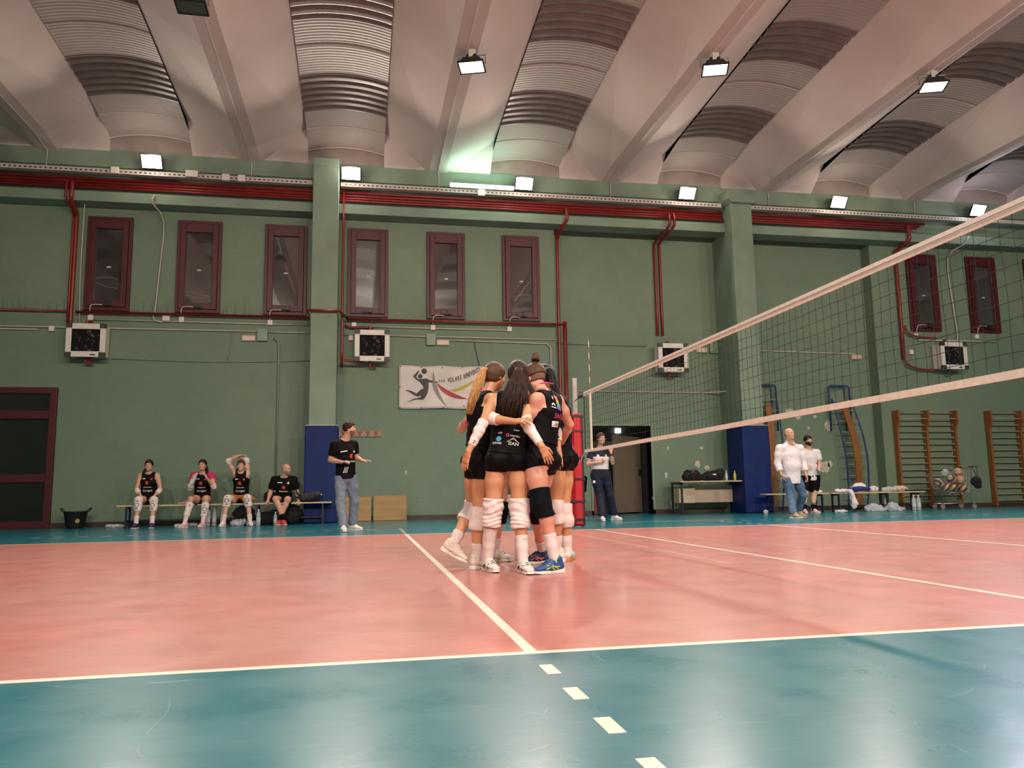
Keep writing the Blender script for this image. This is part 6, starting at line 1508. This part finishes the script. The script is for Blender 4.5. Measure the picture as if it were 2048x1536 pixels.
bp_ = blob('backpack', [ell(PB(-4.75, 13.96, .55), (.24, .13, .10)), ell(PB(-4.60, 13.96, .60), (.16, .11, .08)), cap(PB(-4.93, 13.93, .60), PB(-4.98, 13.93, .70), .03, .02)], mat('dark_grey_backpack', (.025, .025, .035), .75, var=.2, scale=12, bump=.3, bscale=30), 'dark grey backpack lying on the bench in front of the blue pad', 'backpack', clipz=.454, wr=.009, f=(30, 26, 60))
m = MB(); m.tube(spline([(-4.95, 13.84, .56), (-4.8, 13.80, .49), (-4.62, 13.82, .52), (-4.48, 13.87, .59)], 5), .02, 6); m.build('shoulder_strap', M_DARKF, bp_, smooth=True, local=False)
MB().sphere((-4.46, 13.85, .60), .014).build('buckle', M_WHITE, bp_, local=False)
blob('towel', [ell(PB(-7.18, 13.95, .47), (.13, .08, .025)), ell(PB(-7.11, 13.95, .50), (.05, .05, .035))], mat('peach_cloth', (.55, .30, .22), .9, bump=.3), 'crumpled peach cloth on the bench right of the first seated player', 'towel', wr=.008, clipz=.452, f=(70, 50, 60))
bottle(-5.35, 13.6, .0, 1.0, 'clear water bottle standing on the floor beside the bald man')
bottle(-6.70, 13.85, .0, 1.5, 'large water bottle on the floor behind the jacketed player\'s feet'); bottle(-6.60, 14.0, .0, 1.3, 'bottle behind the large one near the jacketed player\'s feet')
bottle(-6.42, 13.9, 0, 1.3, 'water bottle under the bench right of the jacketed player'); bottle(-5.70, 13.75, 0, 1.2, 'bottle on the floor right of the arms-raised player')
for i, (x, y, lab) in enumerate([(-8.75, 14.35, 'clear bottle lying left of the leftmost bench leg'), (-8.6, 14.2, 'clear bottle lying at the leftmost bench leg'), (-7.25, 13.55, 'clear bottle lying between the first two seated players'), (-7.1, 13.7, 'second clear bottle lying between the first two seated players'), (-6.92, 13.95, 'clear bottle lying near the jacketed player\'s left-hand shoe'), (-5.98, 14.0, 'clear bottle lying in front of the black bag')]):
    bottle(x, y, .036, 1.0, lab, tilt=(math.radians(90), 0, 1.2 + i * .8))
blob('plastic_bag', [ell(PB(-6.10, 13.75, .06), (.15, .10, .07)), ell(PB(-6.0, 13.72, .09), (.07, .06, .05))], M_BAG, 'crumpled white plastic bag at the arms-raised player\'s feet', 'plastic bag', wr=.010, clipz=.003, f=(60, 50, 70))
tag(MB().box(-5.95, -5.68, 13.86, 14.0, .002, .09).build('small_carton', mat('pale_blue_carton', (.35, .42, .50), .6), bevel=.01), 'small pale blue box on the floor between the arms-raised player\'s feet', 'box')
blob('mitten_bottle', [ell(PB(5.30, 13.3, .05), (.055, .05, .055))], M_PET, 'crumpled clear cup on the floor by the right blue pad', 'cup', wr=.004, clipz=.002)

# clothes on the right benches
blob('clothes_pile', [ell(PB(7.95, 13.72, .53), (.24, .13, .09)), ell(PB(8.0, 13.74, .60), (.15, .10, .07)), ell(PB(8.35, 13.72, .52), (.11, .09, .07))], C_WSHIRT, 'white clothes heaped on the right bench', 'clothes', wr=.014, clipz=.452, f=(34, 28, 44))
blob('training_top', [ell(PB(7.90, 13.62, .53), (.30, .08, .055)), cap(PB(7.6, 13.62, .49), PB(7.8, 13.62, .5), .04, .05)], mat('royal_blue_cloth', (.02, .03, .16), .8, bump=.3), 'blue training top across the white clothes on the bench', 'clothes', wr=.008, clipz=.452, f=(40, 30, 50))
blob('plastic_bag', [ell(PB(7.42, 13.6, .49), (.17, .10, .05)), cap(PB(7.60, 13.52, .47), PB(7.68, 13.50, .20), .05, .07), ell(PB(7.66, 13.5, .17), (.07, .05, .10))], C_WSHIRT, 'white cloth bag hanging over the front edge of the right bench', 'cloth bag', wr=.012, f=(34, 28, 44))
blob('plastic_bag', [ell(PB(8.85, 13.85, .51), (.12, .08, .06)), ell(PB(8.72, 13.85, .5), (.06, .06, .05))], M_BAG, 'small clear plastic bag on the right bench', 'plastic bag', wr=.010, clipz=.452, f=(50, 50, 60))
blob('folded_towel', [ell(PB(9.22, 13.95, .52), (.20, .12, .07)), ell(PB(9.05, 13.95, .50), (.08, .08, .05))], mat('pinkish_cloth', (.60, .48, .46), .85, bump=.3), 'pinkish white folded cloth on the rightmost bench', 'towel', wr=.010, clipz=.449, f=(34, 28, 44))
blob('cap', [ell(PB(6.75, 13.72, .50), (.10, .09, .06)), ell(PB(6.9, 13.7, .48), (.09, .06, .04))], C_WSHIRT, 'white cloth on the bench right of the bearded man', 'cloth', wr=.008, clipz=.452, f=(50, 40, 60))
blob('plastic_bag', [ell(PB(8.05, 13.35, .08), (.22, .14, .10)), ell(PB(8.2, 13.3, .05), (.16, .12, .06))], M_BAG, 'bluish clear plastic bag on the floor in front of the right bench, left one', 'plastic bag', wr=.014, clipz=.003, f=(40, 34, 50))
blob('plastic_bag', [ell(PB(8.55, 13.35, .10), (.14, .12, .11)), ell(PB(8.7, 13.3, .05), (.12, .1, .06))], M_BAG, 'bluish clear plastic bag on the floor in front of the right bench, right one', 'plastic bag', wr=.014, clipz=.003, f=(40, 34, 50))
bottle(9.35, 13.65, 0, 1.35, 'clear bottle with white cap under the rightmost bench, left of a pair'); bottle(9.48, 13.65, 0, 1.35, 'clear bottle with white cap under the rightmost bench, right of a pair'); bottle(8.78, 13.9, 0, 1.3, 'clear bottle under the gap between the two right benches')
bottle(6.95, 13.2, .036, 1.0, 'clear bottle lying on the floor right of the bearded man', tilt=(math.radians(90), 0, 1.0)); bottle(7.15, 13.25, .036, 1.0, 'second clear bottle lying on the floor right of the bearded man', tilt=(math.radians(90), 0, 2.2))

# ================================================================== CLIMBING FRAMES AND WALL BARS
def climber(x, lab, shift=0.):
    e = empty('climbing_frame', (x, 15.0, 0)); tag(e, lab, 'climbing frame', 'blue climbing frames with curved board')
    yb = .22      # wall is at RY, frame in front
    m = MB(); w = .30
    m.tube([(-w, yb, 2.02), (-w, yb, 3.15), (-w + .05, yb, 3.2), (w - .05, yb, 3.2), (w, yb, 3.15), (w, yb, 2.02)], .022, 8)
    m.tube([(-w + .08, yb + .1, 2.02), (-w + .08, yb + .1, 3.12), (w - .08, yb + .1, 3.12), (w - .08, yb + .1, 2.02)], .015, 6); m.build('top_frame', M_BSTEEL, e, smooth=True)
    def cx(z, off): t = z / 2.9; return shift * (1 - t) ** 1 + off * (1 + .12 * math.sin(t * PI)) + .10 * math.sin(t * PI) * (1 if shift > 0 else 0)
    def cy(z): t = z / 2.9; return yb - .04 - .30 * math.sin(t * PI) * .5
    for sg in (-1, 1):
        MB().tube([(cx(z, sg * .27), cy(z), z) for z in np.linspace(0.01, 2.85, 20)], .022, 8).build('side_rail', M_BSTEEL, e, smooth=True)
    bd = MB(); zs = np.linspace(.05, 2.72, 18); vs_ = []
    for z in zs:
        c = cx(z, 0); y = cy(z) - .045; wd = .085
        vs_ += [(c - wd, y, z), (c + wd, y, z), (c + wd, y + .03, z), (c - wd, y + .03, z)]
    fs_ = [[i * 4 + k, i * 4 + (k + 1) % 4, (i + 1) * 4 + (k + 1) % 4, (i + 1) * 4 + k] for i in range(len(zs) - 1) for k in range(4)] + [[3, 2, 1, 0], [len(vs_) - 4 + k for k in range(4)]]
    bd.add(vs_, fs_); bd.build('curved_board', M_OWOOD, e)
    for i, z in enumerate(np.arange(.3, 3.05, .28)):
        o = .36 if i % 3 == 1 else .27; c = cx(z, 0) if z < 2.85 else 0
        MB().tube([(c - o, cy(z) + .0, z), (c + o, cy(z) + .0, z)], .013, 7).build('rung', M_RUNG, e)
climber(6.52, 'blue climbing frame with curved wooden board, left one behind the two men'); climber(8.62, 'blue climbing frame with curved wooden board, right one above the white clothes', .28)
def bars(x, n, lab, w=.86):
    e = empty('wall_bars', (x, 14.9 if x > RX1 else 14.9, 0)); tag(e, lab, 'wall bars', 'wooden wall bars')
    for k in range(n + 1):
        m = MB(); xx = k * w
        m.prism([(-.07, .02), (.07, .02), (.07, 2.05), (.09, 2.12), (.10, 2.30), (.10, 2.52), (-.16, 2.52), (-.16, 2.25), (-.10, 2.12), (-.07, 2.02)], 'x', xx - .028, xx + .028)
        m.build('upright', M_OWOOD, e, bevel=.006)
    for k in range(n):
        for i in range(14):
            z = .16 + i * .165; y = -.0 if i < 13 else -.11
            MB().tube([(k * w + .028, y, z), ((k + 1) * w - .028, y, z)], .017, 7).build('rung', M_RUNG, e)
        MB().tube([(k * w + .028, .02, 2.46), ((k + 1) * w - .028, .02, 2.46)], .017, 7).build('rung', M_RUNG, e)
bars(9.98, 2, 'double section of wooden wall bars behind the ball cart'); bars(12.74, 2, 'wooden wall bars at the right edge of the photo', .95)

# ================================================================== BALL CART
ct = empty('shopping_cart', (10.75, 14.0, 0)); tag(ct, 'wire shopping cart filled with volleyballs beside the wall bars', 'shopping cart')
m = MB(); r = .0045
def cartp(t, zt, side):       # t 0..1 along length (left nose -> right handle), zt 0..1 height
    xb0, xb1 = -.40, .30; xt0, xt1 = -.58, .38
    x = (xb0 + (xb1 - xb0) * t) * (1 - zt) + (xt0 + (xt1 - xt0) * t) * zt
    zb = .42 - .06 * t; zt_ = .86 + .12 * t; y = side * ((.14 + .08 * t) * (1 - zt) + (.20 + .08 * t) * zt); return (x, y, zb + (zt_ - zb) * zt)
for side in (-1, 1):
    for k in range(17): m.tube([cartp(k / 16, 0, side), cartp(k / 16, 1, side)], .0028, 4)
    for q in (0, .25, .5, .75): m.tube([cartp(0, q, side), cartp(1, q, side)], .0035, 4)
    m.tube([cartp(0, 1, side), cartp(1, 1, side)], .006, 6)
for t in (0, 1):
    for q in (0, .25, .5, .75, 1): m.tube([cartp(t, q, -1), cartp(t, q, 1)], .0035, 4)
    for s_ in (-.6, -.2, .2, .6): m.tube([cartp(t, 0, s_), cartp(t, 1, s_)], .0028, 4)
for k in range(15): m.tube([cartp(k / 14, 0, -1), cartp(k / 14, 0, 1)], .0028, 4)
m.build('basket', M_CHROME, ct)
m = MB()
for side in (-1, 1):
    m.tube(spline([(.05, side * .2, .38), (.32, side * .21, .24), (.36, side * .21, .14)], 4), .011, 6); m.tube([(.36, side * .21, .15), (-.5, side * .14, .13)], .011, 6); m.tube([(-.25, side * .17, .40), (-.1, side * .19, .40), (.30, side * .22, .36)], .009, 6); m.tube([(.30, side * .22, .38), (.44, side * .24, 1.02)], .010, 6)
m.tube([(-.5, -.14, .13), (-.5, .14, .13)], .011, 6); m.build('cart_frame', M_CHROME, ct, smooth=True)
for (x, y) in ((-.45, -.14), (-.45, .14), (.36, -.22), (.36, .22)):
    w_ = MB(); w_.prism([(x + .058 * math.cos(a), .060 + .058 * math.sin(a)) for a in np.linspace(0, 2 * PI, 19)[:-1]], 'y', y - .014, y + .014); w_.build('wheel', mat('grey_caster', (.22, .21, .2), .5), ct)
    MB().box(x - .02, x + .02, y - .018, y + .018, .10, .15).build('caster_fork', M_STEEL, ct)
MB().tube([(.44, -.24, 1.02), (.44, .24, 1.02)], .014, 8).build('handle', M_BLACK, ct); MB().tube([(.44, -.15, 1.021), (.44, .15, 1.021)], .0155, 8).build('handle_grip', mat('lime_grip', (.42, .45, .06), .4), ct)
def ball_mat(name, c1, c2, s=1.6):
    m_, nt, b = new_mat(name); g = NG(nt); tc = nt.nodes.new('ShaderNodeTexCoord'); wv = nt.nodes.new('ShaderNodeTexWave'); wv.inputs['Scale'].default_value = s; wv.inputs['Distortion'].default_value = 3; wv.inputs['Detail Scale'].default_value = .4
    nt.links.new(tc.outputs['Object'], wv.inputs['Vector']); c = g.mix(g.m('GREATER_THAN', wv.outputs['Fac'], .5), c1, c2); nt.links.new(c, b.inputs['Base Color']); b.inputs['Roughness'].default_value = .45; return m_
BM = [ball_mat('yellow_blue_ball', (.70, .36, .02), (.03, .04, .12), 3), ball_mat('white_brown_ball', (.55, .42, .30), (.10, .05, .04), 3), ball_mat('orange_ball', (.66, .30, .10), (.45, .38, .30), 3)]
bl = [(-.28, -.08, .54, 1, 'brown and white volleyball at the nose end of the cart'), (-.10, -.10, .52, 0, 'yellow volleyball low at the left of the cart'), (.16, -.12, .50, 0, 'bright yellow volleyball low at the right of the cart'), (.02, .10, .54, 2, 'orange-white volleyball low at the back of the cart'), (-.32, .10, .66, 1, 'brown volleyball near the top left of the cart'), (-.08, -.06, .735, 1, 'striped brown volleyball on top of the pile'), (.17, -.05, .71, 2, 'orange volleyball on top right of the pile'), (.26, .10, .90, 2, 'pale orange volleyball near the cart handle')]
for x, y, z, k, lab in bl:
    b = MB().sphere((0, 0, 0), .104, 24, 16).build('volleyball', BM[k], smooth=True); b.location = (10.75 + x, 14.0 + y, z); b.rotation_euler = (x * 9, y * 7, z * 5); tag(b, lab, 'ball', 'volleyballs in the cart')
blob('plastic_bag', [ell(PB(10.52, 13.95, .90), (.09, .07, .08))], M_BAG, 'clear plastic bag on top of the balls in the cart', 'plastic bag', wr=.012, f=(50, 50, 60))
hb_ = blob('string_bag', [ell(PB(11.17, 13.72, .66), (.15, .06, .12)), ell(PB(11.22, 13.72, .56), (.10, .05, .08))], M_DARKF, 'black drawstring bag hanging from the cart handle', 'bag', wr=.006)
m = MB(); m.tube([(11.05, 13.73, .72), (11.10, 13.76, 1.02)], .012, 6); m.tube([(11.22, 13.72, .76), (11.13, 13.76, 1.02)], .010, 6); m.tube([(11.24, 13.72, .76), (11.26, 13.76, 1.02)], .012, 6); m.build('bag_strap', M_BLACK, hb_, local=False)
m = MB(); m.tube([(11.03, 13.76, 1.025), (11.3, 13.76, 1.025)], .012, 6); m.build('bag_hanger', M_BLACK, hb_, local=False)
